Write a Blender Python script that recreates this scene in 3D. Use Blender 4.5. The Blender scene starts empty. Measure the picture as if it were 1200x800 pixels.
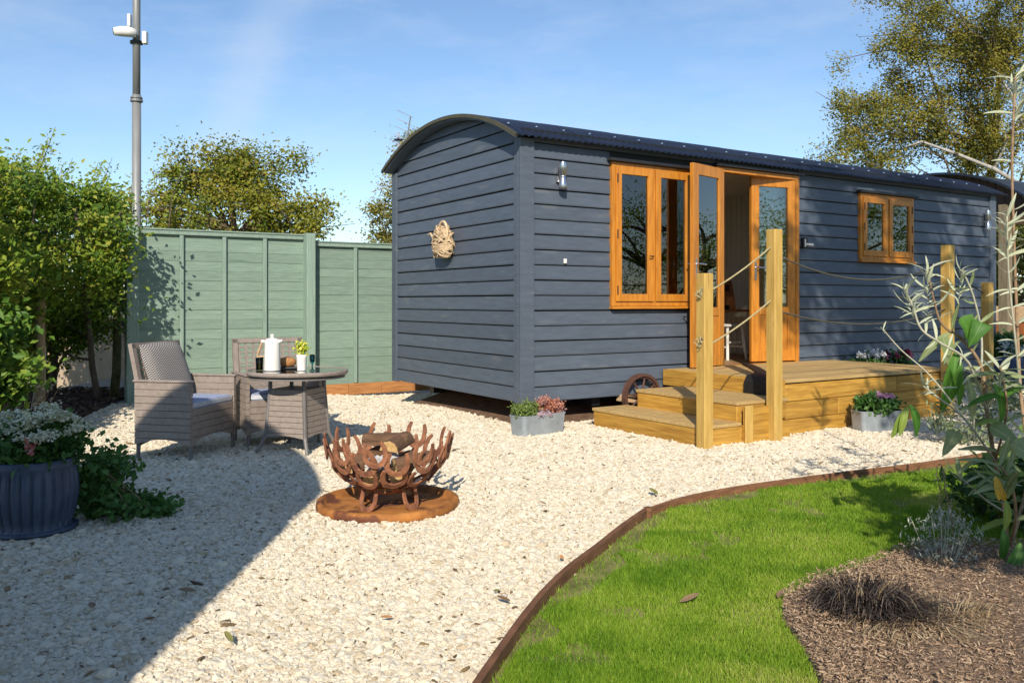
import bpy, math, random
import numpy as np
from mathutils import Vector, Matrix, Euler
random.seed(7); RNG = np.random.default_rng(7)
R = math.radians; PI = math.pi
S = bpy.context.scene; COL = S.collection

# ------------------------------------------------------------------ camera
F = 1005.0; HZ = 354.0; CH = 1.175            # focal length in photo px, horizon row, eye height
cam_d = bpy.data.cameras.new("camera"); cam = bpy.data.objects.new("camera", cam_d); COL.objects.link(cam)
cam.location = (0, 0, CH); cam.rotation_euler = (R(90), 0, 0)
cam_d.sensor_width = 36; cam_d.lens = F / 1200 * 36; cam_d.shift_y = (HZ - 400) / 1200
cam_d.clip_start = 0.05; cam_d.clip_end = 3000
S.camera = cam

# ------------------------------------------------------------------ sky, sun, exposure
SUN_EL = R(32); SUN_AZ = R(3.5)               # the sun stands behind the camera, light travels +Y
W = bpy.data.worlds.new("World"); S.world = W; W.use_nodes = True
nt = W.node_tree; nt.nodes.clear()
def N(tree, typ, **kw):
    n = tree.nodes.new(typ)
    for k, v in kw.items(): setattr(n, k, v)
    return n
sky = N(nt, "ShaderNodeTexSky", sky_type='NISHITA'); sky.sun_disc = False
sky.sun_elevation = SUN_EL; sky.sun_rotation = PI + SUN_AZ
sky.altitude = 0; sky.air_density = 1.0; sky.dust_density = 0.05; sky.ozone_density = 2.2
bg = N(nt, "ShaderNodeBackground"); bg.inputs[1].default_value = 0.108
wo = N(nt, "ShaderNodeOutputWorld")
# thin cirrus: streaked noise over direction plus two old contrails (great circles)
tc = N(nt, "ShaderNodeTexCoord")
mp = N(nt, "ShaderNodeMapping"); mp.inputs['Scale'].default_value = (2.0, 2.0, 7.0); mp.inputs['Rotation'].default_value = (0, R(18), 0)
nz = N(nt, "ShaderNodeTexNoise"); nz.inputs['Scale'].default_value = 2.2; nz.inputs['Detail'].default_value = 7; nz.inputs['Roughness'].default_value = .62
rp = N(nt, "ShaderNodeMapRange"); rp.inputs[1].default_value = .45; rp.inputs[2].default_value = .85; rp.inputs[3].default_value = 0.0; rp.inputs[4].default_value = .42
nt.links.new(tc.outputs['Generated'], mp.inputs[0]); nt.links.new(mp.outputs[0], nz.inputs[0]); nt.links.new(nz.outputs[0], rp.inputs[0])
def pdir(px, py): return Vector(((px - 600) / F, 1.0, (HZ - py) / F)).normalized()
def trail(p, q, w, amt, nscale):
    n = pdir(*p).cross(pdir(*q)).normalized(); c = (pdir(*p) + pdir(*q)).normalized()
    half = pdir(*p).dot(c)
    d = N(nt, "ShaderNodeVectorMath", operation='DOT_PRODUCT'); d.inputs[1].default_value = n
    wz = N(nt, "ShaderNodeTexNoise"); wz.inputs['Scale'].default_value = nscale; wz.inputs['Detail'].default_value = 5
    nt.links.new(tc.outputs['Generated'], d.inputs[0]); nt.links.new(tc.outputs['Generated'], wz.inputs[0])
    wob = N(nt, "ShaderNodeMath", operation='MULTIPLY_ADD'); wob.inputs[1].default_value = w * 1.2; nt.links.new(wz.outputs[0], wob.inputs[0])
    nt.links.new(d.outputs['Value'], wob.inputs[2])
    sh = N(nt, "ShaderNodeMath", operation='SUBTRACT'); sh.inputs[1].default_value = w * .6; nt.links.new(wob.outputs[0], sh.inputs[0])
    ab = N(nt, "ShaderNodeMath", operation='ABSOLUTE'); nt.links.new(sh.outputs[0], ab.inputs[0])
    m = N(nt, "ShaderNodeMapRange", interpolation_type='SMOOTHSTEP'); m.inputs[1].default_value = 0; m.inputs[2].default_value = w; m.inputs[3].default_value = amt; m.inputs[4].default_value = 0
    nt.links.new(ab.outputs[0], m.inputs[0])
    dc = N(nt, "ShaderNodeVectorMath", operation='DOT_PRODUCT'); dc.inputs[1].default_value = c; nt.links.new(tc.outputs['Generated'], dc.inputs[0])
    e = N(nt, "ShaderNodeMapRange", interpolation_type='SMOOTHSTEP'); e.inputs[1].default_value = half; e.inputs[2].default_value = half + (1 - half) * .5
    nt.links.new(dc.outputs['Value'], e.inputs[0])
    mm = N(nt, "ShaderNodeMath", operation='MULTIPLY'); nt.links.new(m.outputs[0], mm.inputs[0]); nt.links.new(e.outputs[0], mm.inputs[1])
    mw = N(nt, "ShaderNodeMath", operation='MULTIPLY'); nt.links.new(mm.outputs[0], mw.inputs[0])
    bz = N(nt, "ShaderNodeMapRange"); bz.inputs[1].default_value = .3; bz.inputs[2].default_value = .7; bz.inputs[3].default_value = .45; bz.inputs[4].default_value = 1.1
    nt.links.new(wz.outputs[0], bz.inputs[0]); nt.links.new(bz.outputs[0], mw.inputs[1])
    return mw
t1 = trail((400, -130), (215, 235), .046, .30, 5)
t2 = trail((1065, 38), (975, 95), .0028, .22, 9)
a1 = N(nt, "ShaderNodeMath", operation='ADD'); nt.links.new(rp.outputs[0], a1.inputs[0]); nt.links.new(t1.outputs[0], a1.inputs[1])
a2 = N(nt, "ShaderNodeMath", operation='ADD'); nt.links.new(a1.outputs[0], a2.inputs[0]); nt.links.new(t2.outputs[0], a2.inputs[1]); a2.use_clamp = True
SKYW = (4.9, 5.6, 6.6, 1)
mx = N(nt, "ShaderNodeMixRGB"); mx.inputs[2].default_value = SKYW
nt.links.new(a2.outputs[0], mx.inputs[0]); tint = N(nt, 'ShaderNodeMixRGB', blend_type='MULTIPLY'); tint.inputs[0].default_value = 1; tint.inputs[2].default_value = (.90, .965, 1.03, 1); nt.links.new(sky.outputs[0], tint.inputs[1]); nt.links.new(tint.outputs[0], mx.inputs[1]); nt.links.new(mx.outputs[0], bg.inputs[0]); nt.links.new(bg.outputs[0], wo.inputs[0])

sd = bpy.data.lights.new("sun", 'SUN'); sd.energy = 3.9; sd.angle = R(0.53); sd.color = (1.0, .92, .79)
sun = bpy.data.objects.new("sun", sd); COL.objects.link(sun); sun.location = (0, -20, 20)
LDIR = Vector((math.sin(SUN_AZ) * math.cos(SUN_EL), math.cos(SUN_AZ) * math.cos(SUN_EL), -math.sin(SUN_EL)))
sun.rotation_euler = LDIR.to_track_quat('-Z', 'Y').to_euler()
S.view_settings.view_transform = 'Standard'; S.view_settings.look = 'None'; S.view_settings.exposure = 0.46; S.view_settings.gamma = 1; S.view_settings.use_curve_mapping = False
S.cycles.max_bounces = 8; S.cycles.transparent_max_bounces = 12

# ------------------------------------------------------------------ measuring helpers
def P(px, py, z=0.0):
    """point at height z that the photo shows at px, py"""
    Y = F * (CH - z) / (py - HZ); return Vector(((px - 600) / F * Y, Y, z))
def AT(px, py, Y): return Vector(((px - 600) / F * Y, Y, CH - (py - HZ) / F * Y))
UX = Vector((.8438, .5367, 0)); VX = Vector((-.5367, .8438, 0)); HO = Vector((.087, 7.94, 0)); HROT = math.atan2(.5367, .8438)
def H(u, v, z=0.0): return HO + UX * u + VX * v + Vector((0, 0, z))
def sst(t): t = np.clip(t, 0, 1); return t * t * (3 - 2 * t)
def gz(x, y):
    dx = np.asarray(x) - HO.x; dy = np.asarray(y) - HO.y
    u = dx * UX.x + dy * UX.y; v = dx * VX.x + dy * VX.y
    return -.095 * sst((u + 1.2) / 1.8) * sst((v - 1.5) / 2.2)
def inpoly(x, y, poly):
    x = np.asarray(x); y = np.asarray(y); r = np.zeros(x.shape, bool); n = len(poly); j = n - 1
    for i in range(n):
        xi, yi = poly[i][0], poly[i][1]; xj, yj = poly[j][0], poly[j][1]
        c = ((yi > y) != (yj > y)) & (x < (xj - xi) * (y - yi) / (yj - yi + 1e-12) + xi)
        r ^= c; j = i
    return r

# ------------------------------------------------------------------ materials
def principled(name):
    m = bpy.data.materials.new(name); m.use_nodes = True; t = m.node_tree
    b = t.nodes['Principled BSDF']; return m, t, b
def col4(c): return (c[0], c[1], c[2], 1)
def M(name, c, c2=None, rough=.6, scale=6, stretch=(1, 1, 1), var=.18, bump=.15, bscale=None, bdist=.004, metal=0, spec=.4, objvar=.12, detail=6, specks=None, coords='Object'):
    m, t, b = principled(name); L = t.links.new
    tcd = N(t, "ShaderNodeTexCoord"); oi = N(t, "ShaderNodeObjectInfo")
    off = N(t, "ShaderNodeVectorMath", operation='SCALE'); off.inputs[0].default_value = (7.3, 11.1, 5.7); L(oi.outputs['Random'], off.inputs['Scale'])
    ad = N(t, "ShaderNodeVectorMath", operation='ADD'); L(tcd.outputs[coords], ad.inputs[0]); L(off.outputs[0], ad.inputs[1])
    mpn = N(t, "ShaderNodeMapping"); mpn.inputs['Scale'].default_value = stretch; L(ad.outputs[0], mpn.inputs[0])
    nn = N(t, "ShaderNodeTexNoise"); nn.inputs['Scale'].default_value = scale; nn.inputs['Detail'].default_value = detail; nn.inputs['Roughness'].default_value = .6; L(mpn.outputs[0], nn.inputs[0])
    cr = N(t, "ShaderNodeValToRGB"); e = cr.color_ramp.elements; e[0].position = .3; e[1].position = .7
    c2 = c2 or tuple(min(1, x * (1 + var)) for x in c)
    e[0].color = col4(tuple(x * (1 - var) for x in c)); e[1].color = col4(c2); L(nn.outputs[0], cr.inputs[0])
    out = cr.outputs[0]
    if specks:
        vn = N(t, "ShaderNodeTexNoise"); vn.inputs['Scale'].default_value = specks[1]; vn.inputs['Detail'].default_value = 3; L(mpn.outputs[0], vn.inputs[0])
        sr = N(t, "ShaderNodeMapRange"); sr.inputs[1].default_value = specks[2]; sr.inputs[2].default_value = specks[2] + .08; L(vn.outputs[0], sr.inputs[0])
        mxs = N(t, "ShaderNodeMixRGB"); mxs.inputs[2].default_value = col4(specks[0]); L(sr.outputs[0], mxs.inputs[0]); L(out, mxs.inputs[1]); out = mxs.outputs[0]
    hs = N(t, "ShaderNodeHueSaturation"); vr = N(t, "ShaderNodeMapRange"); vr.inputs[3].default_value = 1 - objvar; vr.inputs[4].default_value = 1 + objvar
    L(oi.outputs['Random'], vr.inputs[0]); L(vr.outputs[0], hs.inputs['Value']); L(out, hs.inputs['Color']); L(hs.outputs[0], b.inputs['Base Color'])
    b.inputs['Roughness'].default_value = rough; b.inputs['Metallic'].default_value = metal; b.inputs['Specular IOR Level'].default_value = spec
    if bump:
        bn = N(t, "ShaderNodeTexNoise"); bn.inputs['Scale'].default_value = bscale or scale * 4; bn.inputs['Detail'].default_value = 6; L(mpn.outputs[0], bn.inputs[0])
        bp = N(t, "ShaderNodeBump"); bp.inputs['Strength'].default_value = bump; bp.inputs['Distance'].default_value = bdist; L(bn.outputs[0], bp.inputs['Height']); L(bp.outputs[0], b.inputs['Normal'])
    return m
def leafmat(name, cols, trans=.35, rough=.5, attr='rnd', typ='GEOMETRY'):
    m, t, b = principled(name); L = t.links.new
    at = N(t, "ShaderNodeAttribute", attribute_name=attr, attribute_type=typ)
    cr = N(t, "ShaderNodeValToRGB"); e = cr.color_ramp.elements
    while len(e) < len(cols): e.new(.5)
    for i, c in enumerate(cols): e[i].position = i / (len(cols) - 1) if len(cols) > 1 else 0; e[i].color = col4(c)
    L(at.outputs['Fac'], cr.inputs[0]); L(cr.outputs[0], b.inputs['Base Color']); b.inputs['Roughness'].default_value = rough; b.inputs['Specular IOR Level'].default_value = .3
    if trans:
        tr = N(t, "ShaderNodeBsdfTranslucent"); L(cr.outputs[0], tr.inputs[0]); ms = N(t, "ShaderNodeMixShader"); ms.inputs[0].default_value = trans
        L(b.outputs[0], ms.inputs[1]); L(tr.outputs[0], ms.inputs[2]); L(ms.outputs[0], t.nodes['Material Output'].inputs[0])
    return m
def glassmat(name, tint=(.9, .95, .93), refl=1.0):
    m = bpy.data.materials.new(name); m.use_nodes = True; t = m.node_tree; t.nodes.clear(); L = t.links.new
    fr = N(t, "ShaderNodeFresnel"); fr.inputs[0].default_value = 1.52
    mu = N(t, "ShaderNodeMath", operation='MULTIPLY'); mu.inputs[1].default_value = refl; mu.use_clamp = True; L(fr.outputs[0], mu.inputs[0])
    tr = N(t, "ShaderNodeBsdfTransparent"); tr.inputs[0].default_value = col4(tint); gl = N(t, "ShaderNodeBsdfGlossy"); gl.inputs['Roughness'].default_value = .01
    ms = N(t, "ShaderNodeMixShader"); L(mu.outputs[0], ms.inputs[0]); L(tr.outputs[0], ms.inputs[1]); L(gl.outputs[0], ms.inputs[2])
    o = N(t, "ShaderNodeOutputMaterial"); L(ms.outputs[0], o.inputs[0]); return m
def weavemat(name, c, c2, sx=60, sz=60):
    m, t, b = principled(name); L = t.links.new
    tcd = N(t, "ShaderNodeTexCoord")
    ck = N(t, "ShaderNodeTexWave", wave_type='BANDS', bands_direction='Z'); ck.inputs['Scale'].default_value = sz; ck.inputs['Distortion'].default_value = 1.2; ck.inputs['Detail Scale'].default_value = 3
    ck2 = N(t, "ShaderNodeTexWave", wave_type='BANDS', bands_direction='DIAGONAL'); ck2.inputs['Scale'].default_value = sx; ck2.inputs['Distortion'].default_value = .6
    L(tcd.outputs['Object'], ck.inputs[0]); L(tcd.outputs['Object'], ck2.inputs[0])
    ml = N(t, "ShaderNodeMath", operation='MULTIPLY'); L(ck.outputs[1], ml.inputs[0]); L(ck2.outputs[1], ml.inputs[1])
    nn = N(t, "ShaderNodeTexNoise"); nn.inputs['Scale'].default_value = 30; L(tcd.outputs['Object'], nn.inputs[0])
    av = N(t, "ShaderNodeMath", operation='MULTIPLY_ADD'); av.inputs[1].default_value = .6; L(nn.outputs[0], av.inputs[0]); L(ml.outputs[0], av.inputs[2])
    cr = N(t, "ShaderNodeValToRGB"); e = cr.color_ramp.elements; e[0].position = .2; e[1].position = .9; e[0].color = col4(c2); e[1].color = col4(c)
    L(av.outputs[0], cr.inputs[0]); L(cr.outputs[0], b.inputs['Base Color']); b.inputs['Roughness'].default_value = .55
    bp = N(t, "ShaderNodeBump"); bp.inputs['Strength'].default_value = .6; bp.inputs['Distance'].default_value = .004; L(ml.outputs[0], bp.inputs['Height']); L(bp.outputs[0], b.inputs['Normal'])
    return m

m_paint = M("navy_grey_paint", (.083, .102, .132), rough=.5, scale=5, stretch=(1, 1, 6), var=.14, bump=.25, bscale=30, objvar=.09, spec=.45, specks=((.118, .132, .150), 2.6, .62))
m_paint_dark = M("dark_backing", (.012, .014, .018), bump=0)
m_roof = M("dark_steel_roof", (.011, .014, .028), rough=.32, scale=3, var=.25, bump=0, spec=.5, objvar=.04)
m_verge = M("weathered_verge", (.12, .098, .042), (.065, .062, .045), rough=.6, scale=9)
m_cedar = M("oiled_softwood", (.50, .170, .015), (.62, .250, .028), rough=.38, scale=4, stretch=(7, 7, .8), var=.22, bump=.12, objvar=.08, spec=.5)
m_cedar_h = M("oiled_softwood_rails", (.50, .170, .015), (.62, .250, .028), rough=.38, scale=4, stretch=(.8, 7, 7), var=.22, bump=.12, objvar=.08, spec=.5)
m_deckpost = M("treated_pine_post", (.50, .295, .066), (.61, .40, .11), rough=.6, scale=5, stretch=(6, 6, .6), var=.16, bump=.12, objvar=.06, specks=((.36, .19, .07), 5, .68))
m_sleeper = M("treated_pine_sleeper", (.45, .215, .030), (.58, .325, .058), rough=.6, scale=5, stretch=(.6, .6, 9), var=.36, bump=.15, objvar=.1, specks=((.33, .16, .05), 4, .68))
m_deckboard = M("deck_board_wood", (.44, .28, .10), (.56, .38, .155), rough=.7, scale=5, stretch=(.6, 8, 8), var=.18, bump=.3, bscale=40, objvar=.1)
m_sage = M("sage_fence_paint", (.195, .275, .215), (.25, .335, .265), rough=.75, scale=6, stretch=(.8, .8, 9), var=.12, bump=.5, bscale=26, bdist=.006, objvar=.08, specks=((.13, .21, .15), 3, .66))
m_gravelboard = M("orange_timber_board", (.38, .155, .045), (.50, .23, .08), rough=.7, scale=6, stretch=(.8, 3, 8), var=.3, bump=.3)
m_rattan = weavemat("grey_rattan", (.50, .41, .345), (.21, .165, .135), 85, 110)
m_rattan_leg = M("grey_powder_coated_leg", (.16, .145, .135), rough=.45, bump=.05)
m_cushion = M("blue_grey_cushion", (.30, .36, .52), (.38, .43, .58), rough=.85, scale=40, bump=.3, bscale=200)
m_pale_cushion = M("pale_grey_cushion", (.56, .57, .60), rough=.85, scale=40, bump=.3, bscale=200)
m_glass = glassmat("window_glass", (.86, .92, .9), 3.2)
m_tglass = glassmat("table_glass", (.5, .55, .55), 1.6)
m_blueglass = glassmat("blue_glass", (.25, .55, .62), 1.0)
m_corten = M("rusted_steel", (.25, .095, .05), (.40, .165, .08), rough=.85, scale=18, var=.5, bump=.4, bscale=60, objvar=.1, specks=((.16, .06, .035), 9, .6))
m_corten_tray = M("orange_rusted_tray", (.36, .125, .026), (.50, .20, .045), rough=.8, scale=7, var=.5, bump=.35, bscale=50, specks=((.13, .045, .02), 5, .55))
m_edging = M("brown_edging_timber", (.17, .072, .034), (.25, .115, .055), rough=.75, scale=8, stretch=(1, 1, 6), var=.3, bump=.4, bscale=30)
m_log_bark = M("log_bark", (.16, .085, .045), rough=.9, scale=20, stretch=(1, 1, .3), var=.4, bump=.8, bdist=.01)
m_log_cut = M("split_log_face", (.56, .33, .12), (.72, .47, .2), rough=.8, scale=9, stretch=(5, 5, .6), var=.2)
m_white = M("white_enamel", (.80, .76, .70), rough=.3, scale=3, var=.03, bump=0, objvar=.02)
m_blackm = M("black_metal", (.02, .02, .022), rough=.4, bump=0)
m_chrome = M("brushed_steel", (.6, .6, .62), rough=.25, metal=1, bump=0, var=.05)
m_galv = M("galvanised_zinc", (.27, .30, .32), (.37, .40, .42), rough=.5, scale=9, var=.12, metal=.25, bump=.1)
m_pole = M("galvanised_pole", (.33, .33, .32), (.22, .215, .205), rough=.5, scale=5, var=.15, metal=.2, bump=.1, stretch=(3, 3, .5))
m_planter = M("blue_grey_glaze", (.05, .07, .115), (.075, .10, .15), rough=.45, scale=8, var=.25, bump=.15)
m_wicker = M("wicker_straw", (.60, .42, .24), (.72, .54, .34), rough=.7, scale=18, var=.25, bump=.3)
m_cream = M("cream_panelling", (.80, .77, .67), rough=.6, scale=3, var=.04, bump=0, objvar=.03)
m_intfloor = M("interior_floor", (.34, .19, .09), rough=.5, scale=5, stretch=(.5, 6, 6), var=.25)
m_darkpic = M("dark_picture", (.035, .028, .022), rough=.4, bump=0)
m_redwood = M("red_brown_wood", (.34, .105, .035), (.42, .15, .05), rough=.45, scale=6, stretch=(5, 5, .8), var=.2)
m_rubber = M("black_rubber_mat", (.012, .011, .011), rough=.6, scale=30, var=.3, bump=.6, bscale=60, bdist=.01)
m_rope = M("pale_hemp_rope", (.40, .33, .17), rough=.85, scale=60, var=.25, bump=.8, bscale=120, objvar=.05)
m_rope_d = M("weathered_rope", (.075, .07, .05), rough=.85, scale=60, var=.25, bump=.8, bscale=120)
m_bark = M("brown_bark", (.13, .09, .06), (.2, .15, .1), rough=.9, scale=14, stretch=(1, 1, .3), var=.4, bump=.9, bdist=.02)
m_bark_pale = M("pale_bark", (.42, .38, .33), (.55, .52, .46), rough=.85, scale=10, stretch=(1, 1, .5), var=.3, bump=.5, specks=((.1, .08, .06), 5, .6))
m_bark_moss = M("mossy_bark", (.13, .13, .04), (.20, .17, .07), rough=.95, scale=12, var=.4, bump=.9, bdist=.02)
m_stake = M("weathered_stake", (.33, .23, .12), rough=.8, scale=6, stretch=(5, 5, .6), var=.25)
m_greypost = M("grey_timber_post", (.20, .155, .095), (.28, .225, .14), rough=.8, scale=6, stretch=(5, 5, .6), var=.2)
m_gable = M("brown_gable_boards", (.075, .038, .022), rough=.7, scale=6, stretch=(5, 5, .8), var=.25)
m_render = M("beige_render", (.44, .33, .23), (.52, .40, .29), rough=.9, scale=4, var=.12, bump=.3)
m_iron = M("rusty_iron_wheel", (.085, .04, .028), (.13, .06, .04), rough=.6, scale=12, var=.3, bump=.3)
m_tan = M("tan_timber", (.52, .35, .2), rough=.7, scale=6, stretch=(.8, 5, 5), var=.2)
m_alum = M("aerial_aluminium", (.62, .62, .62), rough=.4, metal=.6, bump=0)
m_stem = M("brown_stem", (.26, .15, .075), (.36, .24, .14), rough=.8, scale=30, var=.3)
m_stem_pale = M("pale_downy_stem", (.42, .42, .30), (.5, .47, .36), rough=.8, scale=30, var=.25)

# ------------------------------------------------------------------ mesh builder
def tag(o, label=None, cat=None, group=None, kind=None):
    if label: o['label'] = label
    if cat: o['category'] = cat
    if group: o['group'] = group
    if kind: o['kind'] = kind
    return o
def thing(name, label, cat, loc=(0, 0, 0), rz=0, group=None):
    o = bpy.data.objects.new(name, None); COL.objects.link(o); o.location = loc; o.rotation_euler = (0, 0, rz); o.empty_display_size = .1
    return tag(o, label, cat, group)
class MB:
    def __init__(s): s.v = []; s.f = []
    def add(s, vs, fs, M4=None):
        k = len(s.v)
        if M4 is not None: vs = [M4 @ Vector(p) for p in vs]
        s.v += [tuple(p) for p in vs]; s.f += [tuple(i + k for i in f) for f in fs]; return s
    def box(s, c, d, rot=None):
        x, y, z = d[0] / 2, d[1] / 2, d[2] / 2
        vs = [(-x, -y, -z), (x, -y, -z), (x, y, -z), (-x, y, -z), (-x, -y, z), (x, -y, z), (x, y, z), (-x, y, z)]
        fs = [(3, 2, 1, 0), (4, 5, 6, 7), (0, 1, 5, 4), (1, 2, 6, 5), (2, 3, 7, 6), (3, 0, 4, 7)]
        T = Matrix.Translation(c)
        if rot is not None: T = T @ (rot.to_4x4() if not isinstance(rot, tuple) else Euler(rot).to_matrix().to_4x4())
        return s.add(vs, fs, T)
    def bx(s, a, b): return s.box([(a[i] + b[i]) / 2 for i in range(3)], [abs(b[i] - a[i]) for i in range(3)])
    def tube(s, pts, r, n=8, cap=True, squash=None):
        pts = [Vector(p) for p in pts]; m = len(pts); rr = r if isinstance(r, (list, tuple)) else [r] * m
        vs = []; up = Vector((0, 0, 1)); prev = None
        for i, p in enumerate(pts):
            d = (pts[min(i + 1, m - 1)] - pts[max(i - 1, 0)])
            d = d.normalized() if d.length > 1e-9 else Vector((0, 0, 1))
            if prev is None:
                a = d.cross(up) if abs(d.z) < .95 else d.cross(Vector((1, 0, 0)))
            else: a = prev - d * prev.dot(d)
            a.normalize(); prev = a; b = d.cross(a)
            for k in range(n):
                t = 2 * PI * k / n; vs.append(p + (a * math.cos(t) + b * math.sin(t)) * rr[i])
        fs = [(i * n + k, i * n + (k + 1) % n, (i + 1) * n + (k + 1) % n, (i + 1) * n + k) for i in range(m - 1) for k in range(n)]
        if cap: fs += [tuple(range(n - 1, -1, -1)), tuple((m - 1) * n + k for k in range(n))]
        return s.add(vs, fs)
    def lathe(s, prof, n=24, c=(0, 0, 0), wob=None):
        vs = []; m = len(prof)
        for (r, z) in prof:
            for k in range(n):
                t = 2 * PI * k / n; q = r * (wob(t, z) if wob else 1); vs.append((c[0] + q * math.cos(t), c[1] + q * math.sin(t), c[2] + z))
        fs = [(i * n + k, i * n + (k + 1) % n, (i + 1) * n + (k + 1) % n, (i + 1) * n + k) for i in range(m - 1) for k in range(n)]
        return s.add(vs, fs)
    def disc(s, c, r, n=24, flip=False):
        vs = [(c[0] + r * math.cos(2 * PI * k / n), c[1] + r * math.sin(2 * PI * k / n), c[2]) for k in range(n)]
        f = tuple(range(n)); return s.add(vs, [f[::-1] if flip else f])
    def prism(s, poly, h, T=None):
        """poly in xy, extruded 0..h along z, then T"""
        n = len(poly); vs = [(p[0], p[1], 0) for p in poly] + [(p[0], p[1], h) for p in poly]
        fs = [tuple(range(n - 1, -1, -1)), tuple(range(n, 2 * n))] + [(i, (i + 1) % n, n + (i + 1) % n, n + i) for i in range(n)]
        return s.add(vs, fs, T)
    def sweep(s, path, prof, close=False):
        """profile (offset_normal, z) swept along a ground path"""
        m = len(path); k = len(prof); vs = []
        for i, p in enumerate(path):
            a = Vector(path[max(i - 1, 0)]); b = Vector(path[min(i + 1, m - 1)]); d = (b - a); d.z = 0; d.normalize(); nn = Vector((-d.y, d.x, 0))
            for (o, z) in prof: vs.append(Vector(p) + nn * o + Vector((0, 0, z)))
        fs = [(i * k + j, (i + 1) * k + j, (i + 1) * k + (j + 1) % k, i * k + (j + 1) % k) for i in range(m - 1) for j in range(k)]
        fs += [tuple(range(k)), tuple((m - 1) * k + j for j in range(k - 1, -1, -1))]
        return s.add(vs, fs)
    def mesh(s, name, mat, smooth=False):
        me = bpy.data.meshes.new(name); me.from_pydata(s.v, [], s.f); me.update()
        if mat: me.materials.append(mat)
        if smooth: me.polygons.foreach_set('use_smooth', [True] * len(me.polygons))
        return me
    def build(s, name, mat, parent=None, loc=None, rot=None, smooth=False, bevel=0, fixn=False):
        me = s.mesh(name, mat, smooth); o = bpy.data.objects.new(name, me); COL.objects.link(o)
        if parent: o.parent = parent
        if loc is not None: o.location = loc
        if rot is not None: o.rotation_euler = rot
        if bevel: bev(o, bevel)
        return o
def bev(o, w, seg=2):
    b = o.modifiers.new("bevel", 'BEVEL'); b.width = w; b.segments = seg; b.limit_method = 'ANGLE'; b.angle_limit = R(40); return o
_pc = {}
def piece(name, size, loc, mat, parent, bevel=.004, rot=(0, 0, 0)):
    key = (name, tuple(round(x, 4) for x in size), mat.name)
    if key not in _pc: _pc[key] = MB().box((0, 0, 0), size).mesh(name, mat)
    o = bpy.data.objects.new(name, _pc[key]); COL.objects.link(o); o.parent = parent; o.location = loc; o.rotation_euler = rot
    if bevel: bev(o, bevel, 1)
    return o
def meshnp(name, V, Fq, mat, rnd=None, parent=None, smooth=False, loc=None):
    """V (n,3), Fq (m,k) numpy -> object, optional per-face attribute rnd"""
    me = bpy.data.meshes.new(name); n, m, k = len(V), len(Fq), Fq.shape[1]
    me.vertices.add(n); me.vertices.foreach_set('co', np.ascontiguousarray(V, dtype=np.float32).ravel())
    me.loops.add(m * k); me.loops.foreach_set('vertex_index', np.ascontiguousarray(Fq, dtype=np.int32).ravel())
    me.polygons.add(m); me.polygons.foreach_set('loop_start', np.arange(0, m * k, k, dtype=np.int32))
    me.update(calc_edges=True)
    if rnd is not None:
        a = me.attributes.new('rnd', 'FLOAT', 'FACE'); a.data.foreach_set('value', np.ascontiguousarray(rnd, dtype=np.float32))
    if smooth: me.polygons.foreach_set('use_smooth', np.ones(m, dtype=bool))
    if mat: me.materials.append(mat)
    o = bpy.data.objects.new(name, me); COL.objects.link(o)
    if parent: o.parent = parent
    if loc is not None: o.location = loc
    return o
def leaves(name, pos, size, mat, parent=None, up=.4, width=.5, droop=0.0, rng=RNG, rndb=None, fold=.25, outdir=None):
    """many folded diamond leaves, 2 triangles each, at pos (n,3)"""
    n = len(pos); nrm = rng.normal(size=(n, 3)); nrm[:, 2] = np.abs(nrm[:, 2]) + up; nrm[:, 1] -= 1.0; nrm /= np.linalg.norm(nrm, axis=1)[:, None]
    d = rng.normal(size=(n, 3)); d[:, 2] -= droop
    if outdir is not None: d = d * .6 + outdir
    d -= nrm * (d * nrm).sum(1)[:, None]; d /= np.linalg.norm(d, axis=1)[:, None] + 1e-9
    w = np.cross(nrm, d); L = (size * rng.uniform(.6, 1.35, n))[:, None]
    tip = pos + d * L; mid = pos + d * L * .45; f = nrm * L * fold * width
    a = mid + w * L * width * .5 + f; b = mid - w * L * width * .5 + f
    V = np.stack([pos, a, tip, b], 1).reshape(-1, 3); base = np.arange(n) * 4
    T = np.stack([np.stack([base, base + 1, base + 2], 1), np.stack([base, base + 2, base + 3], 1)], 1).reshape(-1, 3)
    r = rng.uniform(0, 1, n) if rndb is None else np.clip(rndb + rng.normal(0, .17, n), 0, 1)
    o = meshnp(name, V, T, mat, np.repeat(r, 2), parent); o['kind'] = 'stuff'; return o
def clumps(n, c, rad, rng=RNG, shell=.55, zmin=None):
    p = rng.normal(size=(n * 3, 3)); p /= np.linalg.norm(p, axis=1)[:, None]
    r = rng.uniform(0, 1, len(p)) ** (1 / 3.) * (1 - shell * 0) ; r = shell * rng.uniform(.75, 1.05, len(p)) + (1 - shell) * r
    p = p * r[:, None] * np.array(rad) + np.array(c)
    if zmin is not None: p = p[p[:, 2] > zmin]
    return p[:n]
def cloud(cl, per, sig, rng=RNG):
    k = len(cl); s = sig * rng.uniform(.5, 1.3, k); cnt = per
    pos = (cl[:, None, :] + rng.normal(size=(k, cnt, 3)) * s[:, None, None] * np.array([1, 1, .75])).reshape(-1, 3)
    rb = np.repeat(rng.uniform(.1, .9, k), cnt); return pos, rb
def bend(a, b, n=5, sag=.1, jit=.06):
    a = Vector(a); b = Vector(b); L = (b - a).length; out = []
    for i in range(n + 1):
        t = i / n; p = a.lerp(b, t); p.z += sag * L * math.sin(PI * t)
        if 0 < i < n: p += Vector((random.uniform(-1, 1), random.uniform(-1, 1), random.uniform(-1, 1))) * jit * L * .4
        out.append(p)
    return out

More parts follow.
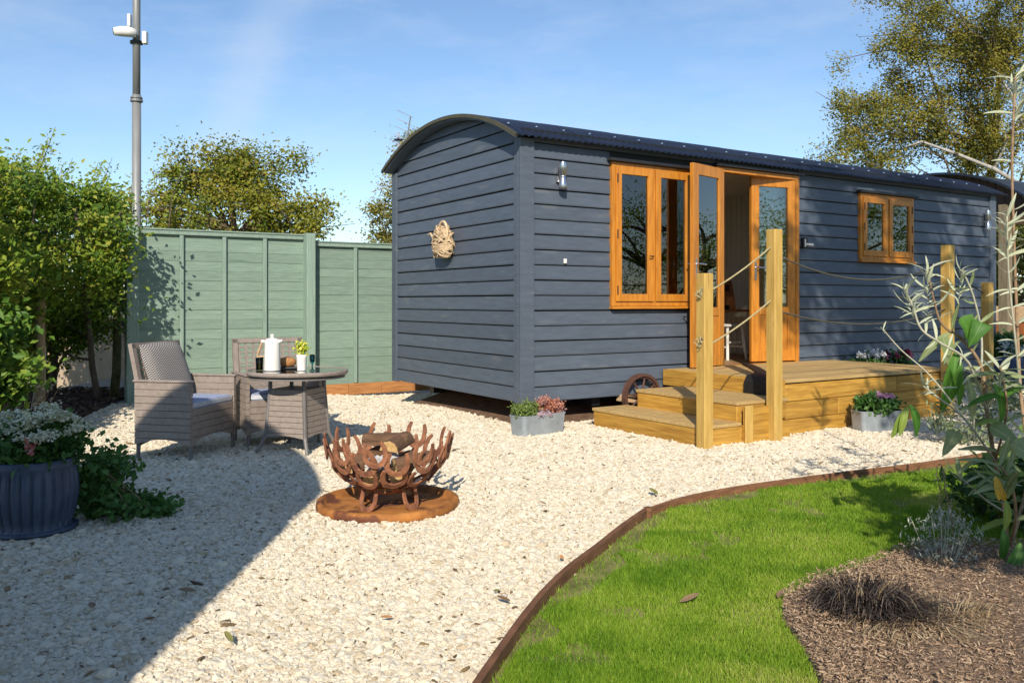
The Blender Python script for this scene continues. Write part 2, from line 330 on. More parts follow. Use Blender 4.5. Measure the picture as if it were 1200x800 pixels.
# geometry-node scatter for stones and chips
def scatter(name, pts, scl, rot, rnd, mat, sub=2, rough=.9, nscale=1.1):
    me = bpy.data.meshes.new(name); n = len(pts); me.vertices.add(n); me.vertices.foreach_set('co', pts.astype(np.float32).ravel())
    for an, arr in (('scl', scl), ('rot', rot)):
        a = me.attributes.new(an, 'FLOAT_VECTOR', 'POINT'); a.data.foreach_set('vector', arr.astype(np.float32).ravel())
    a = me.attributes.new('rnd', 'FLOAT', 'POINT'); a.data.foreach_set('value', rnd.astype(np.float32))
    me.materials.append(mat)
    o = bpy.data.objects.new(name, me); COL.objects.link(o)
    g = bpy.data.node_groups.new(name + "_scatter", 'GeometryNodeTree')
    g.interface.new_socket("Geometry", in_out='INPUT', socket_type='NodeSocketGeometry'); g.interface.new_socket("Geometry", in_out='OUTPUT', socket_type='NodeSocketGeometry')
    L = g.links.new; gi = N(g, 'NodeGroupInput'); go = N(g, 'NodeGroupOutput'); jn = N(g, 'GeometryNodeJoinGeometry')
    for k in range(5):
        ic = N(g, 'GeometryNodeMeshIcoSphere'); ic.inputs['Subdivisions'].default_value = sub; ic.inputs['Radius'].default_value = 1
        ps = N(g, 'GeometryNodeInputPosition'); nzz = N(g, 'ShaderNodeTexNoise', noise_dimensions='4D'); nzz.inputs['W'].default_value = k * 3.7 + 1; nzz.inputs['Scale'].default_value = nscale; nzz.inputs['Detail'].default_value = 2
        L(ps.outputs[0], nzz.inputs['Vector']); sb = N(g, 'ShaderNodeVectorMath', operation='SUBTRACT'); sb.inputs[1].default_value = (.5, .5, .5); L(nzz.outputs['Color'], sb.inputs[0])
        sc = N(g, 'ShaderNodeVectorMath', operation='SCALE'); sc.inputs['Scale'].default_value = rough * 2; L(sb.outputs[0], sc.inputs[0])
        sp = N(g, 'GeometryNodeSetPosition'); L(ic.outputs['Mesh'], sp.inputs['Geometry']); L(sc.outputs[0], sp.inputs['Offset'])
        sh = N(g, 'GeometryNodeSetShadeSmooth'); sh.inputs['Shade Smooth'].default_value = False; L(sp.outputs[0], sh.inputs[0])
        sm = N(g, 'GeometryNodeSetMaterial'); sm.inputs['Material'].default_value = mat; L(sh.outputs[0], sm.inputs[0])
        ti = N(g, 'GeometryNodeGeometryToInstance'); L(sm.outputs[0], ti.inputs[0]); L(ti.outputs[0], jn.inputs[0])
    ip = N(g, 'GeometryNodeInstanceOnPoints'); ip.inputs['Pick Instance'].default_value = True
    def na(nm, tp):
        q = N(g, 'GeometryNodeInputNamedAttribute', data_type=tp); q.inputs['Name'].default_value = nm; return q
    asc = na('scl', 'FLOAT_VECTOR'); aro = na('rot', 'FLOAT_VECTOR'); er = N(g, 'FunctionNodeEulerToRotation'); L(aro.outputs[0], er.inputs[0])
    rv = N(g, 'FunctionNodeRandomValue', data_type='INT'); rv.inputs[4].default_value = 0; rv.inputs[5].default_value = 4
    L(gi.outputs[0], ip.inputs['Points']); L(jn.outputs[0], ip.inputs['Instance']); L(rv.outputs[2], ip.inputs['Instance Index']); L(er.outputs[0], ip.inputs['Rotation']); L(asc.outputs[0], ip.inputs['Scale'])
    L(ip.outputs[0], go.inputs[0])
    md = o.modifiers.new("scatter", 'NODES'); md.node_group = g
    o['kind'] = 'stuff'; return o

# ------------------------------------------------------------------ the setting: ground sheets
def struct(o): o['kind'] = 'structure'; return o
m_field = M("rough_field", (.10, .12, .04), (.15, .15, .06), rough=.95, scale=.6, var=.3, bump=.5)
g = MB(); 
for a in range(-6, 6):
    for b in range(-6, 6): g.add([(a * 200, b * 200, -.16), (a * 200 + 200, b * 200, -.16), (a * 200 + 200, b * 200 + 200, -.16), (a * 200, b * 200 + 200, -.16)], [(0, 1, 2, 3)])
struct(g.build("ground", m_field))
m_gravelbed = M("gravel_bed", (.46, .40, .32), (.62, .56, .47), rough=.95, scale=45, var=.5, bump=1, bscale=70, bdist=.02, specks=((.20, .15, .10), 60, .62))
gx = np.arange(-6.2, 12.5, .2); gy = np.arange(-3, 20.1, .2); GX, GY = np.meshgrid(gx, gy, indexing='ij')
GZ = gz(GX, GY) + RNG.normal(0, .002, GX.shape); V = np.stack([GX, GY, GZ], -1).reshape(-1, 3); nx, ny = GX.shape
idx = np.arange(nx * ny).reshape(nx, ny); Q = np.stack([idx[:-1, :-1], idx[1:, :-1], idx[1:, 1:], idx[:-1, 1:]], -1).reshape(-1, 4)
struct(meshnp("gravel_path", V, Q, m_gravelbed, smooth=True))

EDGE_PX = [(480, 930), (520, 862), (560, 800), (590, 756), (615, 721), (640, 691), (668, 664), (700, 640), (730, 616), (757, 597)]
EDGE2_PX = [(757, 597), (800, 583), (860, 571), (930, 561), (1000, 552), (1060, 545), (1110, 538), (1160, 530), (1230, 519), (1330, 506)]
def smooth_path(pts, n):
    out = []
    for i in range(len(pts) - 1):
        p0 = pts[max(i - 1, 0)]; p1 = pts[i]; p2 = pts[i + 1]; p3 = pts[min(i + 2, len(pts) - 1)]
        for k in range(n):
            t = k / n; out.append(.5 * ((2 * p1) + (-p0 + p2) * t + (2 * p0 - 5 * p1 + 4 * p2 - p3) * t * t + (-p0 + 3 * p1 - 3 * p2 + p3) * t ** 3))
    out.append(pts[-1]); return out
e1 = smooth_path([P(*q, z=.05) * 1 for q in EDGE_PX], 4); e2 = smooth_path([P(*q, z=.05) for q in EDGE2_PX], 4)
for q in e1 + e2: q.z = 0
LAWN = [(p.x, p.y) for p in e1 + e2[1:]] + [(9, 9.5), (9, -1), (-.2, -1)]
BED = [(1.84, 4.02), (1.534, 3.76), (1.25, 3.56), (1.06, 3.36), (.985, 3.12), (.97, 2.85), (.93, 2.59), (.90, 2.2), (1.0, 1.6), (3.4, 1.3), (3.8, 3.2), (3.2, 3.95), (2.5, 4.05), (2.1, 4.1)]
m_lawnbase = M("lawn_soil_and_thatch", (.19, .19, .05), (.30, .27, .09), rough=.95, scale=9, var=.4, bump=.6, bscale=60)
lw = MB(); lw.add([(x, y, .012) for x, y in LAWN], [tuple(range(len(LAWN)))[::-1]]); struct(lw.build("lawn", m_lawnbase))
m_mulch = M("mulch_bed", (.22, .135, .08), (.35, .225, .14), rough=.95, scale=45, var=.5, bump=1, bscale=55, bdist=.02, specks=((.06, .035, .02), 35, .6))
def mound(poly, h, base, rings=6, jitter=.008):
    c = np.mean(np.array(poly), 0); mb = MB(); n = len(poly); vs = []
    dense = []
    for i in range(n):
        a = np.array(poly[i]); b = np.array(poly[(i + 1) % n])
        for k in range(5): dense.append(a + (b - a) * k / 5)
    n = len(dense)
    for r in range(rings):
        t = 1 - r / rings
        for p in dense:
            q = c + (p - c) * t; vs.append((q[0], q[1], base + h * (1 - t ** 3) + (random.uniform(-jitter, jitter) if r else 0)))
    vs.append((c[0], c[1], base + h))
    fs = [(r * n + k, r * n + (k + 1) % n, (r + 1) * n + (k + 1) % n, (r + 1) * n + k) for r in range(rings - 1) for k in range(n)]
    fs += [((rings - 1) * n + k, (rings - 1) * n + (k + 1) % n, rings * n) for k in range(n)]
    mb.add(vs, fs); return mb
o = mound(BED[::-1], .035, .018).build("mulch_bed", m_mulch, smooth=True); struct(o)
HBED = [(-4.55, 11.3), (-4.72, 10.6), (-4.45, 9.2), (-4.17, 7.98), (-3.95, 7.0), (-3.75, 6.2), (-3.5, 5.0), (-3.4, 3.0), (-6.0, 3.0), (-7.5, 7), (-7.5, 12)]
m_darkmulch = M("dark_bark_mulch", (.06, .034, .024), (.11, .065, .045), rough=.95, scale=25, var=.5, bump=1, bscale=50, bdist=.02)
o = mound(HBED, .05, .006).build("hedge_bed", m_darkmulch, smooth=True); struct(o)
m_undersoil = M("soil_under_hut", (.15, .085, .05), (.22, .13, .08), rough=.95, scale=12, var=.4, bump=.8)
us = MB(); us.add([H(.02, .04, -.01), H(8.2, .04, -.01), H(8.2, .5, .15), H(.42, .5, .15), H(.42, 2.3, .13), H(.05, 2.75, -.09), H(8.2, 2.3, .13), H(8.2, 2.75, -.09)], [(0, 1, 2, 3), (0, 3, 4, 5), (3, 2, 6, 4), (4, 6, 7, 5)]); struct(us.build("soil_patch", m_undersoil))

# stones
m_stone = leafmat("limestone_chips", [(.28, .20, .11), (.52, .425, .29), (.63, .54, .40), (.69, .605, .46), (.72, .645, .505), (.63, .57, .46), (.50, .40, .26), (.75, .69, .57)], trans=0, rough=.85, typ='INSTANCER')
n = 860000
yy = 2.1 + (RNG.uniform(0, 1, n) ** 1.35) * 11.5; xx = RNG.uniform(-.64, .64, n) * (yy + .5)
k = ~inpoly(xx, yy, LAWN) & ~inpoly(xx, yy, HBED); hu = (xx - HO.x) * UX.x + (yy - HO.y) * UX.y; hv = (xx - HO.x) * VX.x + (yy - HO.y) * VX.y
k &= ~((hu > .15) & (hv > .25) & (hv < 2.7)) & ~((hu > .7) & (hu < 4.4) & (hv > -1.5) & (hv < 0)) & ~((hv > 4.1))
k &= (xx < 8) & ((xx + .713) ** 2 + (yy - 4.94) ** 2 > .41 ** 2); xx = xx[k]; yy = yy[k]; n = len(xx)
s0 = RNG.lognormal(math.log(.0073), .38, n) * (1 + .055 * np.clip(yy - 3, 0, 9))
scl = np.stack([s0 * RNG.uniform(.8, 1.3, n), s0 * RNG.uniform(.7, 1.1, n), s0 * RNG.uniform(.4, .75, n)], 1)
rot = np.stack([RNG.normal(0, .28, n), RNG.normal(0, .28, n), RNG.uniform(0, 6.3, n)], 1)
# a few stones are browner: patches of dirt
patch = np.sin(xx * 2.1 + 1.3 * np.sin(yy * 1.7)) * np.sin(yy * 2.6 + xx)
rn = np.clip(RNG.beta(3.2, 2.6, n) - .12 * (patch > .55) * RNG.uniform(0, 1, n), 0, 1)
scatter("gravel_stones", np.stack([xx, yy, gz(xx, yy) + s0 * .2 + RNG.uniform(-.006, .005, n)], 1), scl, rot, rn, m_stone)
# stray debris between the stones: dark bits of leaf and bark
m_debris = leafmat("debris_bits", [(.09, .06, .035), (.18, .115, .06), (.28, .19, .08)], trans=0, rough=.9, typ='INSTANCER')
n = 2200; yy = 2.2 + RNG.uniform(0, 1, n) ** 1.3 * 8; xx = RNG.uniform(-.62, .62, n) * yy
k = ~inpoly(xx, yy, LAWN) & ~inpoly(xx, yy, HBED); xx = xx[k]; yy = yy[k]; n = len(xx); s0 = RNG.lognormal(math.log(.0062), .45, n)
scatter("gravel_debris", np.stack([xx, yy, gz(xx, yy) + .012 + RNG.uniform(-.003, .004, n)], 1), np.stack([s0 * 1.6, s0 * .6, s0 * .3], 1), np.stack([RNG.normal(0, .2, n), RNG.normal(0, .2, n), RNG.uniform(0, 6.3, n)], 1), RNG.uniform(0, 1, n), m_debris)
# mulch chips
m_chip = leafmat("bark_chips", [(.10, .06, .035), (.27, .175, .105), (.37, .25, .155), (.44, .31, .20), (.54, .42, .29)], trans=0, rough=.9, typ='INSTANCER')
n = 80000; xx = RNG.uniform(.85, 3.2, n); yy = RNG.uniform(1.9, 4.1, n); k = inpoly(xx, yy, [(x * 1.0, y * 1.0) for x, y in BED]); xx = xx[k]; yy = yy[k]; n = len(xx); s0 = np.minimum(RNG.lognormal(math.log(.0024), .55, n), .0075)
scatter("mulch_chips", np.stack([xx, yy, .040 + RNG.uniform(0, .022, n)], 1), np.stack([s0 * 1.9, s0 * .65, s0 * .35], 1), np.stack([RNG.normal(0, .4, n), RNG.normal(0, .4, n), RNG.uniform(0, 6.3, n)], 1), RNG.beta(2.5, 2, n), m_chip, sub=1)
n = 9000; xx = RNG.uniform(-7, -3.4, n); yy = RNG.uniform(5.5, 11.3, n); k = inpoly(xx, yy, HBED); xx = xx[k]; yy = yy[k]; n = len(xx); s0 = RNG.lognormal(math.log(.016), .4, n)
m_chip2 = leafmat("dark_bark_chips", [(.03, .018, .012), (.09, .05, .035), (.15, .09, .065), (.3, .24, .2)], trans=0, rough=.9, typ='INSTANCER')
scatter("dark_mulch_chips", np.stack([xx, yy, .035 + RNG.uniform(0, .03, n)], 1), np.stack([s0 * 1.7, s0 * .8, s0 * .4], 1), np.stack([RNG.normal(0, .4, n), RNG.normal(0, .4, n), RNG.uniform(0, 6.3, n)], 1), RNG.beta(2, 3, n), m_chip2, sub=1)
# grass blades
def blades(name, X, Y, h, mat, rb):
    rb = rb + .22 * (np.sin(X * 2.3 + 1.7 * np.sin(Y * 1.9 + 1)) * np.sin(Y * 2.9 + X * 1.1) > .62); n = len(X); ang = RNG.uniform(0, 2 * PI, n); w = RNG.uniform(.0012, .0026, n) * (1 + .25 * np.clip(Y - 3, 0, 5)); hh = h * RNG.uniform(.5, 1.3, n)
    lean = RNG.uniform(.15, .95, n) * hh; la = RNG.uniform(0, 2 * PI, n)
    b0 = np.stack([X - np.cos(ang) * w, Y - np.sin(ang) * w, np.full(n, .010)], 1); b1 = np.stack([X + np.cos(ang) * w, Y + np.sin(ang) * w, np.full(n, .010)], 1)
    t = np.stack([X + np.cos(la) * lean, Y + np.sin(la) * lean, .012 + np.sqrt(np.maximum(hh ** 2 - (lean * .8) ** 2, .00002))], 1)
    V = np.stack([b0, b1, t], 1).reshape(-1, 3); T = np.arange(n * 3).reshape(-1, 3)
    o = meshnp(name, V, T, mat, np.clip(rb + RNG.normal(0, .18, n), 0, 1)); return tag(o, kind='stuff')
m_grass = leafmat("lawn_grass", [(.10, .22, .014), (.19, .345, .022), (.29, .45, .035), (.40, .52, .06), (.57, .56, .18)], trans=.45, rough=.55)
n = 900000; yy = 2.15 + RNG.uniform(0, 1, n) ** 1.5 * 4.9; xx = RNG.uniform(-.15, .66, n) * (yy + .3)
k = inpoly(xx, yy, LAWN) & ~inpoly(xx, yy, BED)
def vnoise(x, y, f, seed):
    q = np.random.default_rng(seed).uniform(0, 1, (64, 64)); x = (x + 20) * f; y = (y + 20) * f; i = np.floor(x).astype(int); j = np.floor(y).astype(int); a = sst(x - i); b = sst(y - j); i %= 63; j %= 63
    return (q[i, j] * (1 - a) + q[i + 1, j] * a) * (1 - b) + (q[i, j + 1] * (1 - a) + q[i + 1, j + 1] * a) * b
thin = vnoise(xx, yy, 3.1, 1) * .6 + vnoise(xx, yy, 9, 2) * .4; ex = np.array([[p.x, p.y] for p in e1 + e2]); de = np.full(len(xx), 9.0)
for q in ex: de = np.minimum(de, np.hypot(xx - q[0], yy - q[1]))
k &= ~((thin < .30) & (RNG.uniform(0, 1, len(xx)) < .75)); k &= ~((de < .10 + .16 * (vnoise(xx, yy, 5, 3) - .45)) & (RNG.uniform(0, 1, len(xx)) < .9))
pn = np.sin(xx * 5 + np.sin(yy * 4) * 2) * np.sin(yy * 6.3 + np.sin(xx * 3.7)) + .6 * np.sin(xx * 13 + yy * 7) * np.sin(yy * 17 - xx * 5)
k &= RNG.uniform(0, 1, n) < .72 + .22 * pn
tone = .5 * vnoise(xx, yy, 2.2, 5) + .3 * vnoise(xx, yy, 6.5, 6) + .2 * vnoise(xx, yy, 21, 7)
xx = xx[k]; yy = yy[k]; pn = pn[k]; tone = tone[k]
blades("lawn_grass", xx, yy, .017 + .012 * (1 - tone), m_grass, .05 + .85 * tone - .05 * pn)

# edging boards (two lengths joined at a peg)
ed = thing("lawn_edging", "curved brown timber edging strip between gravel and lawn", "lawn edging", e1[0])
def edging(path, th, h0, h1):
    q = [Vector(p) - e1[0] for p in path]
    return MB().sweep(q, [(-th / 2, -.05), (th / 2, -.05), (th / 2, h1), (th * .2, h1 + .004), (-th / 2, h0)]).build("edging_board", m_edging, ed, bevel=0)
edging(e1, .026, .058, .058); edging(e2, .022, .052, .052)
pg = MB(); pg.tube([(0, 0, -.05), (0, 0, .068)], .021, 10); pg.build("peg", m_edging, ed, loc=e1[-1] - e1[0] + Vector((.012, -.012, 0)))

# ------------------------------------------------------------------ the hut
hut = thing("shepherd_hut", "dark blue shepherd hut with curved metal roof and orange timber windows and doors", "hut", HO, HROT)
HL, HW, ZB, ZE = 8.07, 2.80, .243, 2.70
ARC_R, ARC_C = 3.05, None
half = HW / 2 + .06; rise = .37; ARC_R = (half ** 2 + rise ** 2) / (2 * rise); ARC_Z = ZE + .02 + rise - ARC_R
def arc(v): return ARC_Z + math.sqrt(max(ARC_R ** 2 - (v - HW / 2) ** 2, 0))
BH = .143
def hu_of(px, v=0.0):
    q = (px - 600) / F; a = HO.x + VX.x * v; b = HO.y + VX.y * v; return (q * b - a) / (UX.x - UX.y * q)
def hz_of(px, py, v=0.0):
    u = hu_of(px, v); Y = HO.y + VX.y * v + UX.y * u; return CH - (py - HZ) / F * Y
W1 = (hu_of(715), 2.15, 1.135, 2.565); DR = (2.50, 3.84, .495, 2.64); W2 = (hu_of(1006), hu_of(1068.5), 1.70, 2.525)
# backing shell (inside face of the outer boards) with real openings
sh = MB()
def wallsheet(mb, y0, y1, holes, z0, z1, x0, x1):
    xs = sorted({x0, x1} | {h[0] for h in holes} | {h[1] for h in holes})
    for a, b in zip(xs[:-1], xs[1:]):
        hs = sorted([(h[2], h[3]) for h in holes if h[0] <= a + 1e-6 and h[1] >= b - 1e-6]); z = z0
        for (p, q) in hs:
            if p > z + 1e-4: mb.bx((a, y0, z), (b, y1, p))
            z = max(z, q)
        if z < z1: mb.bx((a, y0, z), (b, y1, z1))
holes = [(W1[0] + .03, W1[1] - .03, W1[2] + .03, W1[3] - .03), (DR[0] + .03, DR[1] - .03, .46, DR[3] - .03), (W2[0] + .03, W2[1] - .03, W2[2] + .03, W2[3] - .03)]
wallsheet(sh, .028, .05, holes, ZB + .01, ZE + .10, .03, HL - .03)
sh.bx((.028, .05, ZB + .01), (.05, HW - .03, ZE)); sh.bx((HL - .05, .05, ZB + .01), (HL - .03, HW - .03, ZE)); sh.bx((.03, HW - .05, ZB + .01), (HL - .03, HW - .03, ZE))
# the arched tops of the two ends
for x0, x1 in ((.028, .05), (HL - .05, HL - .03)):
    m = 24; vs = [(.05 + (HW - .1) * i / m) for i in range(m + 1)]
    pr = [(v, arc(v) - .03) for v in vs]; poly = [(vs[0], ZE)] + pr + [(vs[-1], ZE)]
    T = Matrix(((0, 0, 1, x0), (1, 0, 0, 0), (0, 1, 0, 0), (0, 0, 0, 1)))
    sh.prism(poly, x1 - x0, T)
sh.build("wall_backing", m_paint_dark, hut)
# inner lining
li = MB(); wallsheet(li, .051, .075, [(h[0] - .0, h[1] + .0, h[2], h[3]) for h in holes], .44, ZE + .05, .06, HL - .06)
li.bx((.052, .076, .44), (.07, HW - .06, ZE + .02)); li.bx((4.95, .35, .44), (4.99, HW - .06, ZE + .02))
li.build("inner_wall", m_cream, hut)
ip_ = MB()
for i in range(52):
    u0 = .075 + i * .094; ip_.bx((u0, HW - .068, .44), (u0 + .084, HW - .056, ZE + .02))
for i in range(25):
    v0 = .36 + i * .094; ip_.bx((4.936, v0, .44), (4.949, v0 + .084, ZE + .02))
pn_ = ip_.build("wall_panelling", m_cream, hut); pn_['kind'] = 'stuff'
MB().bx((.052, .02, .40), (HL - .06, HW - .055, .445)).build("floor", m_intfloor, hut)
MB().bx((.05, .05, ZE + .0), (HL - .05, HW - .05, ZE + .018)).build("ceiling", m_cream, hut)
# clapboards, one object each
def lap(name, a, b, z0, z1, axis):
    """board on plane: axis 'u' along long side (outer face -y), axis 'v' along the end (outer face -x)"""
    L = b - a; h = z1 - z0
    prof = [(.026, 0), (-.004, .0), (-.006, .012), (.008, h), (.026, h)]        # (depth, z)
    key = ('lap', axis, round(L, 3), round(h, 3))
    if key not in _pc:
        mb = MB()
        if axis == 'u': vs = [(-L / 2, d, z) for d, z in prof] + [(L / 2, d, z) for d, z in prof]
        else: vs = [(d, -L / 2, z) for d, z in prof] + [(d, L / 2, z) for d, z in prof]
        k = len(prof); mb.add(vs, [tuple(range(k)), tuple(range(2 * k - 1, k - 1, -1))] + [(i, k + i, k + (i + 1) % k, (i + 1) % k) for i in range(k)])
        _pc[key] = mb.mesh("wall_board", m_paint)
    o = bpy.data.objects.new("wall_board", _pc[key]); COL.objects.link(o); o.parent = hut
    o.location = ((a + b) / 2, 0, z0 + random.uniform(-.002, .002)) if axis == 'u' else (0, (a + b) / 2, z0 + random.uniform(-.002, .002)); o.rotation_euler = (0, 0, 0)
    return o
GAP = .012
CP = .13
z = ZB
rows = []
while z < ZE - .02: rows.append((z, min(z + BH - GAP, ZE + .005))); z += BH
def segs(z0, z1, holes_, x0, x1):
    cut = [(x0, x1)]
    for h in holes_:
        if h[3] > z0 + .02 and h[2] < z1 - .02:
            nc = []
            for a, b in cut:
                if h[1] <= a or h[0] >= b: nc.append((a, b))
                else:
                    if h[0] > a: nc.append((a, h[0]))
                    if h[1] < b: nc.append((h[1], b))
            cut = nc
    return cut
oh = [(W1[0] - .004, W1[1] + .004, W1[2] - .01, W1[3] + .0), (DR[0] - .004, DR[1] + .004, .44, DR[3] + .0), (W2[0] - .004, W2[1] + .004, W2[2] - .01, W2[3])]
for z0, z1 in rows:
    for a, b in segs(z0, z1, oh, CP + .002, HL - CP - .002):
        lap("wall_board", a, b, z0, z1, 'u')
    lap("wall_board", CP + .002, HW - .1, z0, min(z1, ZE), 'v') if z1 <= ZE - .01 else None
# end wall boards cut to the arch
def endboard(z0, z1):
    m = 40; vs = [CP + .002 + (HW - .1 - CP - .002) * i / m for i in range(m + 1)]
    on = [v for v in vs if arc(v) - .04 > z0 + .01]
    if len(on) < 3: return
    top = [min(z1, arc(v) - .04) for v in on]; mb = MB(); k = len(on); pts = []
    for v, t in zip(on, top): pts += [(.026, v, z0), (-.006, v, z0), (-.006 + .014 * (t - z0) / BH, v, t), (.026, v, t)]
    fs = [(0, 1, 2, 3), tuple((k - 1) * 4 + j for j in (3, 2, 1, 0))]
    for i in range(k - 1):
        for j in range(4): fs.append((i * 4 + j, i * 4 + (j + 1) % 4, (i + 1) * 4 + (j + 1) % 4, (i + 1) * 4 + j))
    mb.add(pts, fs); mb.build("wall_board", m_paint, hut)
z = rows[-1][0] if rows[-1][1] > ZE - .01 else rows[-1][0] + BH
while z < ZE + rise: endboard(z, z + BH - GAP); z += BH
# corner posts
cp = MB(); cp.bx((-.022, -.022, ZB - .01), (CP, .03, ZE + .0)); cp.bx((-.022, .0302, ZB - .01), (.03, .10, ZE + .03)); cp.build("corner_post", m_paint, hut, bevel=.004)
cp = MB(); cp.bx((-.022, HW - .098, ZB - .01), (.03, HW + .02, ZE + .01)); cp.build("corner_post", m_paint, hut, bevel=.004)
cp = MB(); cp.bx((HL - CP, -.022, ZB - .01), (HL + .02, .03, ZE)); cp.build("corner_post", m_paint, hut, bevel=.004)
MB().bx((.131, -.016, ZE - .02), (HL - .131, .026, ZE + .035)).build("eave_board", m_paint, hut)
# far walls
MB().bx((.0, HW - .028, ZB), (HL, HW, ZE)).build("back_wall", m_paint, hut)
MB().bx((HL - .028, .031, ZB), (HL, HW - .03, ZE)).build("end_wall", m_paint, hut)
# roof: curved corrugated sheets
def sheet(width, pitch=.076, amp=.009):
    nu = int(width / pitch * 6); nv = 20; a0 = -math.asin(min(.999, (half + .06) / ARC_R)); V = []
    for lay in (0, 1):
        for i in range(nu + 1):
            u = width * i / nu; w = amp * math.sin(2 * PI * u / pitch) + (0 if lay == 0 else -.004)
            for j in range(nv + 1):
                a = a0 + (-a0 - .03 - a0) * j / nv; rr = ARC_R + .012 + w; V.append((u, HW / 2 + rr * math.sin(a), ARC_Z + rr * math.cos(a)))
    V = np.array(V); A = (nu + 1) * (nv + 1); idx = np.arange(A).reshape(nu + 1, nv + 1)
    q = np.stack([idx[:-1, :-1], idx[1:, :-1], idx[1:, 1:], idx[:-1, 1:]], -1).reshape(-1, 4); q2 = q[:, ::-1] + A
    side = []
    for j in (0, nv): side += [(idx[i, j], idx[i + 1, j], idx[i + 1, j] + A, idx[i, j] + A) for i in range(nu)]
    for i in (0, nu): side += [(idx[i, j], idx[i, j + 1], idx[i, j + 1] + A, idx[i, j] + A) for j in range(nv)]
    return V, np.concatenate([q, q2, np.array(side)])
SW = .836; ns = 10; V, Q = sheet(SW)
r0 = meshnp("roof_sheet", V, Q, m_roof, parent=hut, smooth=False); r0.location = (-.13, 0, 0)
for i in range(1, ns):
    c = r0.copy(); COL.objects.link(c); c.parent = hut; c.location = (-.13 + i * (SW - .0), 0, .0025 * (i % 2))
sc_ = MB()
for i in range(26):
    for vv, in ((.16,),):
        u = -.05 + i * .32; a = math.asin((vv - HW / 2) / ARC_R); rr = ARC_R + .026
        sc_.lathe([(.0, .012), (.010, .008), (.013, 0), (.013, -.006)], 8, c=(u, HW / 2 + rr * math.sin(a), ARC_Z + rr * math.cos(a)))
o = sc_.build("roof_screw", m_chrome, hut); o['kind'] = 'stuff'
vg = MB(); m = 30; pts = []
for j in range(m + 1):
    v = -.115 + (HW + .16) * j / m; a = math.asin((v - HW / 2) / ARC_R)
    for (x, dr) in ((-.15, .018), (-.15, -.018), (-.128, -.018), (-.128, .018)): pts.append((x, HW / 2 + (ARC_R + dr) * math.sin(a), ARC_Z + (ARC_R + dr) * math.cos(a)))
vg.add(pts, [(j * 4 + k, j * 4 + (k + 1) % 4, (j + 1) * 4 + (k + 1) % 4, (j + 1) * 4 + k) for j in range(m) for k in range(4)] + [(0, 1, 2, 3), tuple(m * 4 + k for k in (3, 2, 1, 0))])
vg.build("verge_trim", m_verge, hut)
sof = MB(); pts = []
for j in range(m + 1):
    v = -.02 + (HW + .04) * j / m; a = math.asin((v - HW / 2) / ARC_R)
    for (x, dr) in ((-.126, -.006), (-.126, -.034), (.03, -.034), (.03, -.006)): pts.append((x, HW / 2 + (ARC_R + dr) * math.sin(a), ARC_Z + (ARC_R + dr) * math.cos(a)))
sof.add(pts, [(j * 4 + k, j * 4 + (k + 1) % 4, (j + 1) * 4 + (k + 1) % 4, (j + 1) * 4 + k) for j in range(m) for k in range(4)] + [(0, 1, 2, 3), tuple(m * 4 + k for k in (3, 2, 1, 0))])
sof.build("verge_soffit", m_paint, hut)
# chassis, axle and wheel
ch = MB(); ch.bx((.25, .45, .12), (HL - .2, .55, ZB)); ch.bx((.25, HW - .55, .12), (HL - .2, HW - .45, ZB))
for u in (.9, 3.4, 6.2): ch.bx((u, .1, .15), (u + .1, HW - .1, ZB + .0))
ch.build("chassis", m_blackm, hut)
for v in (.5, HW - .5):
    for u in (.6, 4.0, 7.4): MB().bx((u, v - .12, -.02), (u + .24, v + .12, .12)).build("support_block", m_paint_dark, hut)
def wheel(u, v, r):
    w = MB(); rings = []
    n = 40
    prof = [(r, -.03), (r, .03), (r - .028, .03), (r - .028, .012), (r - .045, .012), (r - .045, -.012), (r - .028, -.012), (r - .028, -.03)]
    k = len(prof); vs = []
    for i in range(n):
        t = 2 * PI * i / n
        for (q, d) in prof: vs.append((q * math.cos(t), d, q * math.sin(t)))
    w.add(vs, [(i * k + j, ((i + 1) % n) * k + j, ((i + 1) % n) * k + (j + 1) % k, i * k + (j + 1) % k) for i in range(n) for j in range(k)])
    wo_ = w.build("wheel", m_iron, hut, loc=(u, v, r - .01))
    hb = MB(); hb.tube([(0, -.06, 0), (0, .08, 0)], .045, 12); hb.build("hub", m_iron, wo_)
    for i in range(8):
        t = 2 * PI * (i + .5) / 8 + .2; MB().tube([(.03 * math.cos(t), 0, .03 * math.sin(t)), ((r - .03) * math.cos(t), 0, (r - .03) * math.sin(t))], [.013, .009], 6).build("spoke", m_iron, wo_)
wheel(hu_of(752, -.09), -.09, .235)
MB().box((0, 0, 0), (.3, .10, .07)).build("axle_block", m_tan, hut, loc=(hu_of(741, -.02), .0, .20), rot=(0, R(8), 0), bevel=.006)
